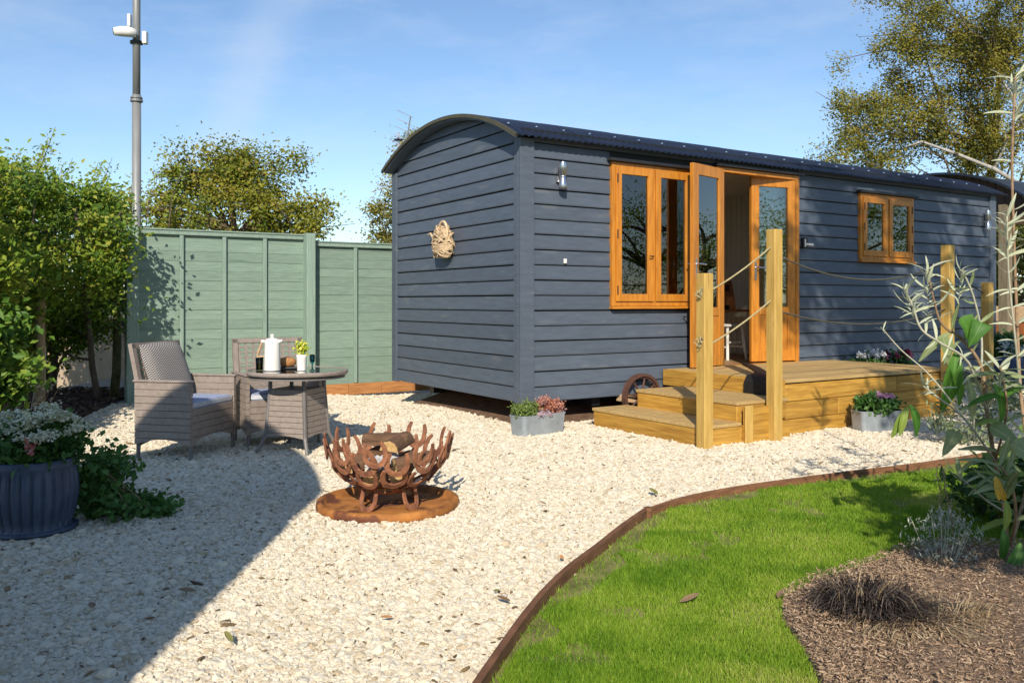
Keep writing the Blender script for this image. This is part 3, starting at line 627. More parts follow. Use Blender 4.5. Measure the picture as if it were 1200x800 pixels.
# windows
def frame_bars(mb, x0, x1, z0, z1, w, y0, y1, wb=None):
    wb = wb or w
    mb.bx((x0, y0, z0), (x0 + w, y1, z1)); mb.bx((x1 - w, y0, z0), (x1, y1, z1)); mb.bx((x0 + w, y0 + .001, z1 - w), (x1 - w, y1, z1)); mb.bx((x0 + w, y0 + .001, z0), (x1 - w, y1, z0 + wb))
def window(x0, x1, z0, z1):
    mb = MB(); frame_bars(mb, x0, x1, z0, z1, .045, -.03, .07); xm = (x0 + x1) / 2; mb.bx((xm - .016, -.029, z0 + .045), (xm + .016, .069, z1 - .045))
    w = mb.build("window", m_cedar, hut, bevel=.003)
    for a, b, hs in ((x0 + .047, xm - .018, 0), (xm + .018, x1 - .047, 1)):
        s = MB(); frame_bars(s, a, b, z0 + .047, z1 - .047, .068, -.046, .0, .075); so = s.build("casement", m_cedar, w, bevel=.004)
        MB().bx((a + .066, -.022, z0 + .112), (b - .066, -.014, z1 - .112)).build("pane", m_glass, w)
        hx = a + .012 if hs == 0 else b - .012
        for zz in (z0 + .16, (z0 + z1) / 2, z1 - .16): MB().bx((hx - .006, -.052, zz - .045), (hx + .006, -.044, zz + .045)).build("hinge", m_blackm, w)
    MB().bx((x0 - .012, -.062, z0 - .028), (x1 + .012, .02, z0 - .002)).build("sill", m_cedar_h, w, bevel=.004)
    MB().bx((x0 - .05, -.075, z1 + .004), (x1 + .05, -.010, z1 + .034)).build("drip_cap", m_blackm, w, bevel=.004)
    return w
w1 = window(*W1)
hd = MB(); hd.tube([(0, -.05, 0), (0, -.075, 0), (-.06, -.08, 0)], .006, 6); hd.build("handle", m_blackm, w1, loc=(W1[0] + .51, 0, 1.64))
window(*W2)
# door frame
df = MB(); df.bx((DR[0], -.03, .47), (DR[0] + .05, .075, DR[3])); df.bx((DR[1] - .05, -.03, .47), (DR[1], .075, DR[3])); df.bx((DR[0] + .05, -.029, DR[3] - .05), (DR[1] - .05, .074, DR[3])); df.bx((DR[0] + .05, -.05, .455), (DR[1] - .05, .074, .485))
dfo = df.build("door_frame", m_cedar, hut, bevel=.003)
MB().bx((DR[0] - .04, -.075, DR[3] + .004), (DR[1] + .04, -.01, DR[3] + .032)).build("drip_cap", m_blackm, dfo)
def door(hx, hy, ang, sgn, wd, label):
    """leaf along local x from the hinge; sgn mirrors it"""
    z0, z1 = .500, DR[3] - .03; s = MB(); t = .045; st = .105
    s.bx((0, -t / 2, z0), (sgn * st, t / 2, z1)); s.bx((sgn * (wd - st), -t / 2, z0), (sgn * wd, t / 2, z1))
    s.bx((sgn * st, -t / 2 + .001, z1 - .115), (sgn * (wd - st), t / 2 - .001, z1)); s.bx((sgn * st, -t / 2 + .001, z0), (sgn * (wd - st), t / 2 - .001, z0 + .12)); s.bx((sgn * st, -t / 2 + .001, 1.03), (sgn * (wd - st), t / 2 - .001, 1.12))
    d = s.build("door", m_cedar, hut, loc=(hx, hy, 0), rot=(0, 0, ang), bevel=.004); d['label'] = label
    MB().bx((sgn * (st - .006), -.004, 1.114), (sgn * (wd - st + .006), .004, z1 - .109)).build("pane", m_glass, d)
    for q in range(3):
        w_ = (wd - 2 * st) / 3; MB().bx((sgn * (st + q * w_ + .002), -.012, z0 + .116), (sgn * (st + (q + 1) * w_ - .002), .012, 1.034)).build("panel_board", m_cedar, d, bevel=.003)
    for yy_ in (-1, 1):
        hb = MB(); hb.box((sgn * (wd - .05), yy_ * (t / 2 + .004), 1.53), (.028, .008, .20)); hb.tube([(sgn * (wd - .05), yy_ * (t / 2 + .005), 1.57), (sgn * (wd - .05), yy_ * (t / 2 + .05), 1.57), (sgn * (wd - .16), yy_ * (t / 2 + .055), 1.565)], .009, 8)
        hb.build("handle", m_chrome, d)
    for zz in (.75, 1.55, 2.35): MB().box((sgn * .004, -t / 2 - .004, zz), (.016, .01, .10)).build("hinge", m_blackm, d)
    return d
door(2.56, -.052, R(180 + 14), 1, .62, "left door leaf swung fully open outwards against the window")
door(DR[1] - .052, .0, R(180 - 11), 1, .615, "right door leaf ajar with glass upper half")
# fittings on the hut are things that hang on it
def walllamp(u, z0, z1, label):
    r = thing("wall_lamp", label, "wall lamp", H(u, -.02, z0), HROT, "steel wall lamps on the hut")
    h = z1 - z0
    MB().bx((-.03, -.018, h * .25), (.03, .02, h * .8)).build("back_plate", m_chrome, r)
    MB().lathe([(0, 0), (.036, 0), (.038, .008), (.038, h * .42), (.032, h * .44), (.032, h * .47), (.038, h * .49), (.038, h - .008), (.036, h), (0, h)], 20, c=(0, -.058, 0)).build("lamp_tube", m_chrome, r, smooth=True)
    MB().disc((0, -.058, -.001), .03, 16, True).build("lens", m_white, r)
walllamp(hu_of(654), 2.25, 2.50, "steel up and down wall lamp beside the hut's near corner")
walllamp(hu_of(1151), 2.18, 2.46, "steel up and down wall lamp near the hut's far end")
kb = thing("key_box", "small black and white key box beside the right door jamb", "key box", H(hu_of(940), -.022, 1.80), HROT)
MB().bx((-.035, -.03, 0), (.035, .012, .13)).build("box_body", m_blackm, kb, bevel=.006); MB().bx((-.02, -.034, .02), (.0, -.031, .11)).build("cover", m_white, kb); MB().tube([(.0, -.04, .05), (.09, -.06, .045)], .014, 8).build("lever", m_white, kb)
hk = thing("door_stay", "black metal door stay hook under the large window", "hook", H(2.02, -.02, 1.02), HROT)
MB().tube([(0, -.0, 0), (0, -.05, 0), (.16, -.10, -.10)], .007, 6).build("arm", m_blackm, hk); MB().tube([(0, -.05, 0), (.15, -.04, .0)], .006, 6).build("stay_bar", m_blackm, hk)
MBs = MB().box((0, 0, 0), (.03, .02, .045)).build("socket_cover", m_white, None, loc=H(hu_of(661), -.018, hz_of(661, 306)), rot=(0, 0, HROT), bevel=.004); tag(MBs, "tiny white sensor on the boards below the near wall lamp", "sensor")
# wicker teapot ornament on the end wall
def end_pt(px, py, u=-.03):
    q = (px - 600) / F; a = HO + UX * u; v = (q * a.y - a.x) / (VX.x - VX.y * q); Y = a.y + VX.y * v; return v, CH - (py - HZ) / F * Y
v0, z0 = end_pt(522, 281)
tp = thing("wicker_teapot", "woven wicker teapot ornament hanging on the hut's end wall", "ornament", H(-.015, v0, z0 - .2), HROT)
bd = MB(); rng_ = random.Random(4)
bodyprof = [(.05, 0), (.12, .02), (.16, .07), (.178, .14), (.17, .22), (.14, .28), (.10, .31), (.11, .325), (.09, .35), (.0, .36)]
bd.lathe([(r_ * .84, z_) for r_, z_ in bodyprof], 20); o = bd.build("pot_body", m_wicker, tp, smooth=True, loc=(-.03, 0, 0)); o.scale = (.55, 1.0, 1)
tw = MB()
for i in range(150):
    zz = rng_.uniform(.01, .31); rr = np.interp(zz, [p[1] for p in bodyprof], [p[0] for p in bodyprof]) * .92; a = rng_.uniform(PI * .5, PI * 1.5)
    pts = []; da = rng_.uniform(.25, .6); dz = rng_.uniform(-.055, .055)
    for k_ in range(5):
        aa = a + da * (k_ - 2) / 2; z2 = zz + dz * (k_ - 2) / 2; r2 = rr + .012 * math.cos((k_ - 2) * .7) + rng_.uniform(0, .01); pts.append((-.03 + r2 * math.cos(aa) * .6, r2 * math.sin(aa) * 1.02, max(z2, .012)))
    tw.tube(pts, rng_.uniform(.005, .009), 5)
o = tw.build("woven_twigs", m_wicker, tp); o['kind'] = 'stuff'
sp = MB(); sp.tube([(-.05, .15, .19), (-.05, .22, .235), (-.05, .28, .285), (-.05, .33, .275)], [.016, .013, .011, .009], 8); sp.build("spout", m_wicker, tp)
hn = MB(); hn.tube([(-.085, -.075 + .095 * math.cos(t), .265 + .12 * math.sin(t)) for t in [2 * PI * i / 20 for i in range(21)]], .015, 8); hn.build("handle", m_wicker, tp)

# interior things
it = thing("side_table", "small table with brown top and white legs inside the doorway", "table", H(4.42, 1.75, .445), HROT)
MB().bx((-.42, -.33, .60), (.42, .33, .63)).build("tabletop", m_redwood, it, bevel=.004)
for a in (-.36, .36):
    for b in (-.27, .27): MB().bx((a - .025, b - .025, 0), (a + .025, b + .025, .6)).build("leg", m_white, it)
cmk = thing("coffee_machine", "black coffee machine on the table inside the doorway", "coffee machine", H(4.25, 1.62, 1.076), HROT)
MB().bx((-.09, -.10, 0), (.09, .12, .06)).bx((-.09, .02, .06), (.09, .12, .30)).bx((-.09, -.10, .25), (.09, .019, .33)).build("machine_body", m_blackm, cmk, bevel=.008); MB().lathe([(0, 0), (.045, 0), (.05, .09), (.04, .1)], 14, c=(0, -.035, .065)).build("jug", m_chrome, cmk)
cb = MB().box((0, 0, .2), (.28, .022, .40), None).build("chopping_board", m_redwood, None, loc=H(4.47, 1.66, 1.078), rot=(R(-12), 0, HROT), bevel=.01); tag(cb, "red-brown wooden chopping board leaning beside the coffee machine", "board")
stl = thing("white_stool", "white wooden stool standing inside the doorway", "stool", H(3.92, 1.15, .445), HROT)
MB().bx((-.17, -.15, .42), (.17, .15, .45)).build("seat", m_white, stl, bevel=.006)
for a in (-1, 1):
    for b in (-1, 1): MB().tube([(a * .17, b * .15, 0), (a * .13, b * .11, .42)], .019, 6).build("leg", m_white, stl)
    MB().tube([(a * .155, -.13, .16), (a * .155, .13, .16)], .012, 6).build("stretcher", m_white, stl)
MB().tube([(-.15, -.13, .22), (.15, -.13, .22)], .012, 6).build("stretcher", m_white, stl)
pf = thing("picture", "dark framed picture on the cream inner wall behind the window", "picture", H(2.45, HW - .075, 1.35), HROT)
MB().bx((-.32, -.01, 0), (.32, .008, .8)).build("canvas", m_darkpic, pf); MB().bx((-.34, -.02, -.02), (.34, -.002, .0)).bx((-.34, -.02, .8), (.34, -.002, .82)).build("picture_frame", m_blackm, pf)

# ------------------------------------------------------------------ deck, steps, posts, ropes
DZ = .487
deck = thing("wooden_deck", "pine timber deck with three corner steps and rope posts before the hut doors", "deck", H(2.6, -.75, 0), HROT)
def D(u, v, z): return (u - 2.6, v + .75, z)
def sleeper(u0, u1, v0, v1, z0, z1, mat=m_sleeper, name="sleeper"):
    j = random.uniform(-.002, .002)
    return piece(name, (u1 - u0, v1 - v0, z1 - z0), D((u0 + u1) / 2 + j, (v0 + v1) / 2 + j, (z0 + z1) / 2), mat, deck, .006)
V1 = -1.56; U3 = 1.77; UE = 4.38
# front face: three courses of sleepers with butt joints
for k_, splits in enumerate([(U3, 3.1, UE), (U3, 2.5, UE), (U3, 3.4, UE)]):
    for a, b in zip(splits[:-1], splits[1:]): sleeper(a + .002, b - .002, V1, V1 + .05, -.02 + .157 * k_, -.02 + .157 * k_ + .153)
for k_ in range(3): sleeper(UE - .05, UE, V1 + .052, -.05, -.02 + .157 * k_, -.02 + .157 * k_ + .153)
# deck boards running along the hut
nb = 11; bw = (abs(V1) - .03) / nb
for i in range(nb):
    v0_ = V1 - .012 + i * bw; piece("deck_board", (UE - U3 - .01 + .02, bw - .007, .03), D((U3 + UE) / 2, v0_ + bw / 2, DZ - .012 + random.uniform(-.001, .001)), m_deckboard, deck, .003)
# third riser, second and first steps (each a riser, a return and treads)
sleeper(U3 - .052, U3 - .002, V1, -.03, DZ - .165, DZ - .002, name="riser")
T1, T2 = .675, 1.09; VL1, VR1 = -.215, -1.66; VL2, VR2 = -.36, -1.62
sleeper(T1, T1 + .05, VR1, VL1, -.02, .160, name="riser"); sleeper(T2, T2 + .05, VR2, VL2, .164, .325, name="riser")
sleeper(T1 + .052, T2 - .0, VR1, VR1 + .05, -.02, .160, name="step_return"); sleeper(T2 + .0, U3 - .06, VR2 - .04, VR2 + .01, -.02, .150, name="step_return"); sleeper(T2 + .052, U3 - .06, VR2, VR2 + .05, .164, .325, name="step_return")
sleeper(T1 + .052, U3 - .06, VL1 - .05, VL1, -.02, .160, name="step_return"); sleeper(T2 + .052, U3 - .06, VL2 - .05, VL2, .164, .325, name="step_return")
for i in range(3):
    w_ = (T2 - T1 + .02) / 3; piece("tread_board", (w_ - .006, VL1 - VR1 + .02, .028), D(T1 - .012 + w_ * (i + .5), (VL1 + VR1) / 2, .163), m_deckboard, deck, .003, (0, 0, 0))
for i in range(5):
    w_ = (U3 - T2 - .04) / 5; piece("tread_board", (w_ - .006, VL2 - VR2 + .02, .028), D(T2 - .012 + w_ * (i + .5), (VL2 + VR2) / 2, .327), m_deckboard, deck, .003)
# framed newel board on the return
piece("newel_board", (.40, .03, .31), D(T2 + .22, VR2 - .06, .145), m_sleeper, deck, .004)
piece("newel_stile", (.09, .012, .33), D(T2 + .055, VR2 - .082, .15), m_deckpost, deck, .003)
def post(u, v, z0, z1, name="post"): return piece(name, (.098, .098, z1 - z0), D(u, v, (z0 + z1) / 2), m_deckpost, deck, .006)
PP = {1: (.66, -1.68, 1.405), 2: (1.44, -1.715, 1.79), 3: (4.17, -1.62, 1.76)}
for k_, (u, v, zt) in PP.items(): post(u, v, -.05, zt)
p4 = MB().bx((-.048, -.048, -.05), (.048, .048, 1.40)).build("timber_post", m_deckpost, None, loc=H(5.45, -1.33), rot=(0, 0, HROT), bevel=.006); tag(p4, "short pine post with rope fixings right of the deck end", "post")
def rope(name, a, b, sag, mat, label, r=.0075):
    a = Vector(a); b = Vector(b); n_ = 26; pts = [a.lerp(b, t / n_) - Vector((0, 0, sag * 4 * (t / n_) * (1 - t / n_))) for t in range(n_ + 1)]
    o = MB().tube([p - a for p in pts], r, 7).build(name, mat, None, loc=a, smooth=True)
    return tag(o, label, "rope", "ropes strung between the deck posts")
def HP(k_, z, du=0, dv=0): u, v, _ = PP[k_]; return H(u + du, v + dv, z)
rope("rope", HP(1, 1.26, .045), HP(2, 1.64, -.045), .02, m_rope, "pale upper rope rising from short step post to tall deck post", .0075)
rope("rope", HP(1, .83, .045), HP(2, 1.19, -.045), .02, m_rope, "pale lower rope rising from short step post to tall deck post", .0075)
rope("rope", HP(2, 1.57, .05), HP(3, 1.58, -.05), .19, m_rope_d, "dark upper rope sagging between the two tall deck posts")
rope("rope", HP(2, 1.10, .05), HP(3, 1.10, -.05), .13, m_rope_d, "dark lower rope sagging between the two tall deck posts")
P4T = H(5.45, -1.33)
rope("rope", HP(3, 1.58, .05), P4T + Vector((-.05, 0, 1.28)), .03, m_rope_d, "dark upper rope between deck end post and short right post")
rope("rope", HP(3, 1.06, .05), P4T + Vector((-.05, 0, .78)), .03, m_rope_d, "dark lower rope between deck end post and short right post")
for k_, z_, lab in ((1, 1.25, "frayed rope knot high on the short step post"), (1, .86, "frayed rope knot low on the short step post")):
    rr_ = random.Random(int(z_ * 100)); mb = MB(); base = HP(k_, z_, -.06, -.01)
    for i in range(6):
        a = Vector((rr_.uniform(-.03, .02), rr_.uniform(-.03, .02), rr_.uniform(-.03, .03))); mb.tube([Vector((.03, 0, 0)), a + Vector((-.01, -.01, .025)), a * 1.2 + Vector((-.02, 0, 0)), a * .6 + Vector((.0, -.01, -.025)), Vector((.02, 0, 0))], .0045, 5)
    o = mb.build("rope_knot", m_rope, None, loc=base); tag(o, lab, "rope knot", "ropes strung between the deck posts")
# rubber mat
mt = MB(); path = [H(2.85, -.12, DZ + .012), H(2.5, -.55, DZ + .014), H(2.1, -1.0, DZ + .012), H(1.82, -1.24, DZ + .013), H(1.735, -1.28, DZ + .004), H(1.70, -1.29, DZ - .05), H(1.70, -1.285, DZ - .15)]
nrm = []
pv = []
for i, p in enumerate(path):
    wv = VX * .14 + UX * (.06 if i < 4 else 0)
    for s_, dz_ in ((-1, 0), (1, 0), (1, .012), (-1, .012)): pv.append(p + wv * s_ + Vector((0, 0, dz_)) + (UX * -.01 if (i > 4 and dz_) else Vector((0, 0, 0))))
mt.add(pv, [(i * 4 + k_, i * 4 + (k_ + 1) % 4, (i + 1) * 4 + (k_ + 1) % 4, (i + 1) * 4 + k_) for i in range(len(path) - 1) for k_ in range(4)] + [(0, 1, 2, 3), tuple((len(path) - 1) * 4 + k_ for k_ in (3, 2, 1, 0))])
org = H(2.1, -1.0, DZ); mt.v = [tuple(Vector(p) - org) for p in mt.v]
o = mt.build("door_mat", m_rubber, None, loc=org); tag(o, "black rubber mat lying on the deck and hanging over the top step", "door mat")

# ------------------------------------------------------------------ fence
FV = 4.155
fen = thing("garden_fence", "sage green timber fence of framed overlapping boards behind the table", "fence", H(-2.75, FV, 0), HROT)
def FP(u, dv, z): return (u + 2.75, dv, z)
m_sage_v = M("sage_post_paint", (.225, .31, .25), (.28, .37, .295), rough=.7, scale=5, stretch=(8, 8, .8), var=.1, bump=.3, bscale=26, objvar=.05)
posts = [(-2.72, 2.055, 0.0), (-.60, 2.06, -.02), (1.30, 1.975, -.09), (3.2, 1.97, -.09)]
for i, (u, zt, zb) in enumerate(posts): piece("fence_post", (.115 if i else .13, .17, zt - zb + .05), FP(u, -.055, (zt + zb - .05) / 2), m_sage_v, fen, .006)
def panel(u0, u1, zb, zt, nbat):
    hs = .118; z = zb; rows_ = []
    i = 0
    while z < zt - .05:
        h_ = min(hs, zt - .03 - z); tl = R(2.2)
        piece("slat", (u1 - u0 + .04, .012, h_ + .02), FP((u0 + u1) / 2, .025 + random.uniform(-.002, .002), z + h_ / 2), m_sage, fen, 0, (-tl, random.uniform(-.002, .002), 0)); z += hs; i += 1
    piece("top_rail", (u1 - u0 - .004, .05, .05), FP((u0 + u1) / 2, .0, zt - .025), m_sage_v, fen, .003)
    piece("capping", (u1 - u0 + .0, .075, .018), FP((u0 + u1) / 2, .0, zt + .010), m_sage_v, fen, .002)
    for k_ in range(nbat):
        u = u0 + (u1 - u0) * (k_ + 1) / (nbat + 1); piece("batten", (.045, .034, zt - zb - .055), FP(u, -.008, (zt + zb - .055) / 2), m_sage_v, fen, .003)
panel(-2.66, -.66, .03, 2.03, 3); panel(-.54, 1.24, .10, 1.955, 2); panel(1.36, 3.14, .10, 1.955, 2)
ug = -.54
while ug < 6:
    piece("gravel_board", (.478, .045, .15), FP(ug + .24, -.03, .02 - .0), m_gravelboard, fen, .006, (random.uniform(-.03, .03), random.uniform(-.006, .006), 0)); ug += .48
piece("gravel_board", (2.0, .04, .06), FP(-1.66, .0, .0), m_gable, fen, .004)

# ------------------------------------------------------------------ furniture
def strips(mb, a, b, y, z0, z1, n_, th=.014, arch=0):
    """woven panel: n_ horizontal bands, bowed a little, from x=a to b at depth y"""
    for i in range(n_):
        p = z0 + (z1 - z0) * i / n_; q = z0 + (z1 - z0) * (i + 1) / n_ - .004
        m_ = 8
        for k_ in range(m_):
            x0 = a + (b - a) * k_ / m_; x1 = a + (b - a) * (k_ + 1) / m_
            if i == 0 and arch:
                e0 = arch * math.sin(PI * k_ / m_); e1_ = arch * math.sin(PI * (k_ + 1) / m_)
            else: e0 = e1_ = 0
            pc0 = min(p + e0, q - .004); pc1 = min(p + e1_, q - .004)
            yo = .0
            mb.add([(x0, y - th / 2 + yo, pc0), (x1, y - th / 2 + yo, pc1), (x1, y + th / 2 + yo, pc1), (x0, y + th / 2 + yo, pc0), (x0, y - th / 2 + yo, q), (x1, y - th / 2 + yo, q), (x1, y + th / 2 + yo, q), (x0, y + th / 2 + yo, q)],
                   [(3, 2, 1, 0), (4, 5, 6, 7), (0, 1, 5, 4), (2, 3, 7, 6)] + ([(3, 0, 4, 7)] if k_ == 0 else []) + ([(1, 2, 6, 5)] if k_ == m_ - 1 else []))
def rot_mb(src, T):
    src.v = [tuple(T @ Vector(p)) for p in src.v]; return src
def chair(loc, rz, label, pillow):
    """faces local -Y"""
    c = thing("rattan_armchair", label, "chair", loc, rz, "rattan armchairs round the bistro table")
    w = .30; d = .235
    for sx in (-1, 1):
        mb = MB(); strips(mb, -d, d, 0, .11, .578, 9, .03, .045); rot_mb(mb, Matrix.Translation((sx * w, 0, 0)) @ Matrix.Rotation(R(90), 4, 'Z')); mb.build("arm_panel", m_rattan, c)
        ar = MB(); ar.box((sx * w, 0, .586), (.05, .50, .018)); ar.build("armrest", m_rattan, c, bevel=.01)
    mb = MB(); strips(mb, -w + .018, w - .018, -d + .02, .12, .385, 5, .03, .045); mb.build("front_panel", m_rattan, c)
    mb = MB(); strips(mb, -w + .018, w - .018, d - .02, .10, .56, 9, .025, .03); mb.build("back_panel", m_rattan, c)
    # open lattice back, leaning
    mb = MB(); hb = .30; T = Matrix.Translation((0, d - .015, .55)) @ Matrix.Rotation(R(-12), 4, 'X')
    for i in range(9): mb.box((-w + .05 + i * (2 * w - .1) / 8, 0, hb / 2), (.020, .012, hb))
    for i in range(7): mb.box((0, .002, .02 + i * hb / 6.6), (2 * w - .03, .014, .017))
    for s_ in (-1, 1): mb.box((s_ * (w - .02), 0, hb / 2), (.042, .034, hb + .03))
    mb.box((0, 0, hb), (2 * w, .034, .04)); rot_mb(mb, T); mb.build("backrest", m_rattan, c)
    MB().bx((-w + .03, -d + .02, .355), (w - .03, d - .04, .375)).build("seat_base", m_rattan, c)
    cu = MB().bx((-w + .028, -d + .012, .376), (w - .028, d - .06, .438)).build("seat_cushion", m_cushion if pillow else m_cushion, c, bevel=.018)
    MB().bx((-w + .027, -d + .008, .392), (w - .027, -d + .016, .424)).build("cushion_edge", m_pale_cushion, c, bevel=.003)
    for sx in (-1, 1):
        for sy in (-1, 1): MB().tube([(sx * (w - .01), sy * (d - .012), 0), (sx * (w - .012), sy * (d - .02), .19)], [.014, .018], 8).build("leg", m_rattan_leg, c)
    return c
m_zig = M("zigzag_base", (.5, .47, .44), bump=0)
def zigzag():
    m, t, b = principled("zigzag_knit"); L = t.links.new
    tcd = N(t, "ShaderNodeTexCoord"); sx_ = N(t, "ShaderNodeSeparateXYZ"); L(tcd.outputs['Object'], sx_.inputs[0])
    tri = N(t, "ShaderNodeMath", operation='PINGPONG'); tri.inputs[1].default_value = .014; L(sx_.outputs['X'], tri.inputs[0])
    a = N(t, "ShaderNodeMath", operation='MULTIPLY_ADD'); a.inputs[1].default_value = .9; L(tri.outputs[0], a.inputs[0]); L(sx_.outputs['Z'], a.inputs[2])
    f = N(t, "ShaderNodeMath", operation='PINGPONG'); f.inputs[1].default_value = .008; L(a.outputs[0], f.inputs[0])
    r_ = N(t, "ShaderNodeMapRange"); r_.inputs[1].default_value = .003; r_.inputs[2].default_value = .005; L(f.outputs[0], r_.inputs[0])
    mxx = N(t, "ShaderNodeMixRGB"); mxx.inputs[1].default_value = (.07, .055, .05, 1); mxx.inputs[2].default_value = (.50, .46, .42, 1); L(r_.outputs[0], mxx.inputs[0]); L(mxx.outputs[0], b.inputs['Base Color']); b.inputs['Roughness'].default_value = .9
    bp = N(t, "ShaderNodeBump"); bp.inputs['Strength'].default_value = .5; bp.inputs['Distance'].default_value = .004; L(r_.outputs[0], bp.inputs['Height']); L(bp.outputs[0], b.inputs['Normal']); return m
m_zigzag = zigzag()
C1L = Vector((-2.53, 6.68, 0)); C1R = math.atan2(-.217, .976) + R(90)
chair(C1L, C1R, "grey rattan armchair at left with a zigzag knit pillow on its seat", True)
# pillow: a thing that rests on the chair
pl = MB(); m_ = 12
vs = []
for lay in (1, -1):
    for i in range(m_ + 1):
        for j in range(m_ + 1):
            a = i / m_ * 2 - 1; b = j / m_ * 2 - 1; t_ = (1 - a ** 4) * (1 - b ** 4); pin = 1 - .06 * (a * a * b * b) ; vs.append((a * .245 * pin, lay * .05 * t_ ** .6, b * .205 * pin + .2))
A_ = (m_ + 1) ** 2
fs = []
for i in range(m_):
    for j in range(m_):
        q = [i * (m_ + 1) + j, (i + 1) * (m_ + 1) + j, (i + 1) * (m_ + 1) + j + 1, i * (m_ + 1) + j + 1]; fs.append(tuple(q)); fs.append(tuple(k_ + A_ for k_ in q[::-1]))
pl.add(vs, fs)
o = pl.build("scatter_pillow", m_zigzag, None, smooth=True); o.matrix_world = Matrix.Translation(C1L) @ Matrix.Rotation(C1R, 4, 'Z') @ Matrix.Translation((0, .10, .45)) @ Matrix.Scale(1.08, 4) @ Matrix.Rotation(R(-20), 4, 'X')
tag(o, "grey zigzag knit pillow leaning on the back of the left armchair", "pillow")
C2R = math.atan2(-.85, .52) + R(90)
chair(Vector((-1.98, 7.22, 0)), C2R, "grey rattan armchair behind the round table with a blue cushion showing", False)
# table
TL = Vector((-1.70, 6.80, 0)); TZ = .64
tb = thing("bistro_table", "round rattan bistro table with dark glass top and splayed legs", "table", TL, R(-18))
MB().lathe([(.375, TZ - .012), (.37, TZ - .033), (.388, TZ - .034), (.396, TZ - .016), (.391, TZ), (.378, TZ + .001), (.375, TZ - .012)], 48).build("rim", m_rattan, tb, smooth=True)
MB().lathe([(0, TZ - .012), (.376, TZ - .012), (.376, TZ - .003), (0, TZ - .003)], 48).build("glass_top", m_tglass, tb)
MB().lathe([(.19, TZ - .06), (.37, TZ - .06), (.37, TZ - .046), (.19, TZ - .046), (.19, TZ - .06)], 40).build("top_support", m_rattan_leg, tb)
hb_, ht_ = .168, .150
for s_ in range(4):
    mb = MB(); strips(mb, -ht_, ht_, -ht_, .12, .50, 9, .02, .02); mb.v = [(x * (1 + (hb_ / ht_ - 1) * (.5 - z) / .38), y * (1 + (hb_ / ht_ - 1) * (.5 - z) / .38), z) for x, y, z in mb.v]
    mb.build("woven_panel", m_rattan, tb, rot=(0, 0, R(90 * s_)))
    a = R(90 * s_ + 45); r1 = ht_ * 1.414; r2 = hb_ * 1.414
    lg = MB(); lg.tube([((r2 + .085) * math.cos(a), (r2 + .085) * math.sin(a), 0), ((r2 + .01) * math.cos(a), (r2 + .01) * math.sin(a), .13), (r1 * math.cos(a), r1 * math.sin(a), .5), (r1 * math.cos(a), r1 * math.sin(a), TZ - .045)], [.013, .016, .016, .016], 8); lg.build("leg", m_rattan_leg, tb)
MB().box((0, 0, .49), (.3, .3, .012)).build("shelf", m_rattan_leg, tb)
# on the table
def TP(px, Y, z=TZ): return Vector(((px - 600) / F * Y, Y, z))
jg = thing("coffee_jug", "tall cream coffee jug with wooden handle on the round table", "jug", TP(319, 6.72), R(170))
MB().lathe([(0, 0), (.062, 0), (.064, .006), (.060, .12), (.055, .235), (.05, .245), (.03, .252), (.012, .256), (.012, .268), (.016, .274), (.012, .284), (0, .286)], 28).build("jug_body", m_white, jg, smooth=True)
MB().tube([(-.050, 0, .225), (-.085, 0, .235)], [.016, .008], 8).build("spout", m_white, jg)
MB().tube([(.05, 0, .23), (.085, 0, .22), (.118, 0, .14), (.125, 0, .10)], [.010, .010, .011, .008], 8).build("handle", m_tan, jg); MB().tube([(.045, 0, .225), (.09, 0, .228)], .012, 8).build("handle_mount", m_white, jg); MB().tube([(.122, 0, .105), (.06, 0, .11)], .006, 8).build("handle_wire", m_tan, jg)
vz = thing("flower_vase", "white vase of small yellow and green flowers on the table", "vase", TP(353.5, 6.72))
MB().lathe([(0, 0), (.034, 0), (.034, .004), (.039, .10), (.042, .125), (.036, .125), (.033, .10), (0, .09)], 20).build("vase_body", m_white, vz, smooth=True)
m_flw = leafmat("yellow_posy", [(.25, .42, .03), (.42, .55, .04), (.75, .68, .05), (.8, .75, .25)], .3)
pos = RNG.normal(size=(260, 3)) * np.array([.022, .022, .022]) + np.array([0, 0, .175]); leaves("flowers", pos, .022, m_flw, vz, width=.8)
st_ = MB()
for i in range(9): a = random.uniform(0, 6.3); st_.tube([(0, 0, .09), (.03 * math.cos(a), .03 * math.sin(a), .175)], .002, 4)
st_.build("stems", m_flw, vz)
gl = thing("drinking_glass", "blue stemmed drinking glass beside the white vase", "glass", TP(366, 6.72)); MB().lathe([(0, 0), (.022, 0), (.022, .004), (.006, .01), (.005, .05), (.018, .07), (.022, .10), (.019, .125), (.0165, .125), (.019, .10), (.015, .073), (0, .068)], 18).build("glass_body", m_blueglass, gl, smooth=True)
g2 = thing("drinking_glass", "green tinted tumbler left of the cream jug", "glass", TP(304, 6.76)); MB().lathe([(0, 0), (.026, 0), (.03, .10), (.027, .10), (.023, .006), (0, .006)], 18).build("glass_body", glassmat("olive_glass", (.62, .62, .3), 1.0), g2, smooth=True)
br = thing("bread_board", "brown loaf on a dark board behind the jug", "bread", TP(337, 6.92), R(10)); MB().box((0, 0, .008), (.16, .12, .014)).build("board", m_blackm, br, bevel=.004)
mb = MB(); mb.tube([(-.065, 0, .045), (-.05, 0, .05), (0, 0, .055), (.05, 0, .048), (.065, 0, .042)], [.012, .036, .042, .036, .012], 14); mb.build("loaf", M("crusty_bread", (.42, .17, .05), (.55, .28, .1), rough=.7, scale=20, var=.3, bump=.5), br, smooth=True)

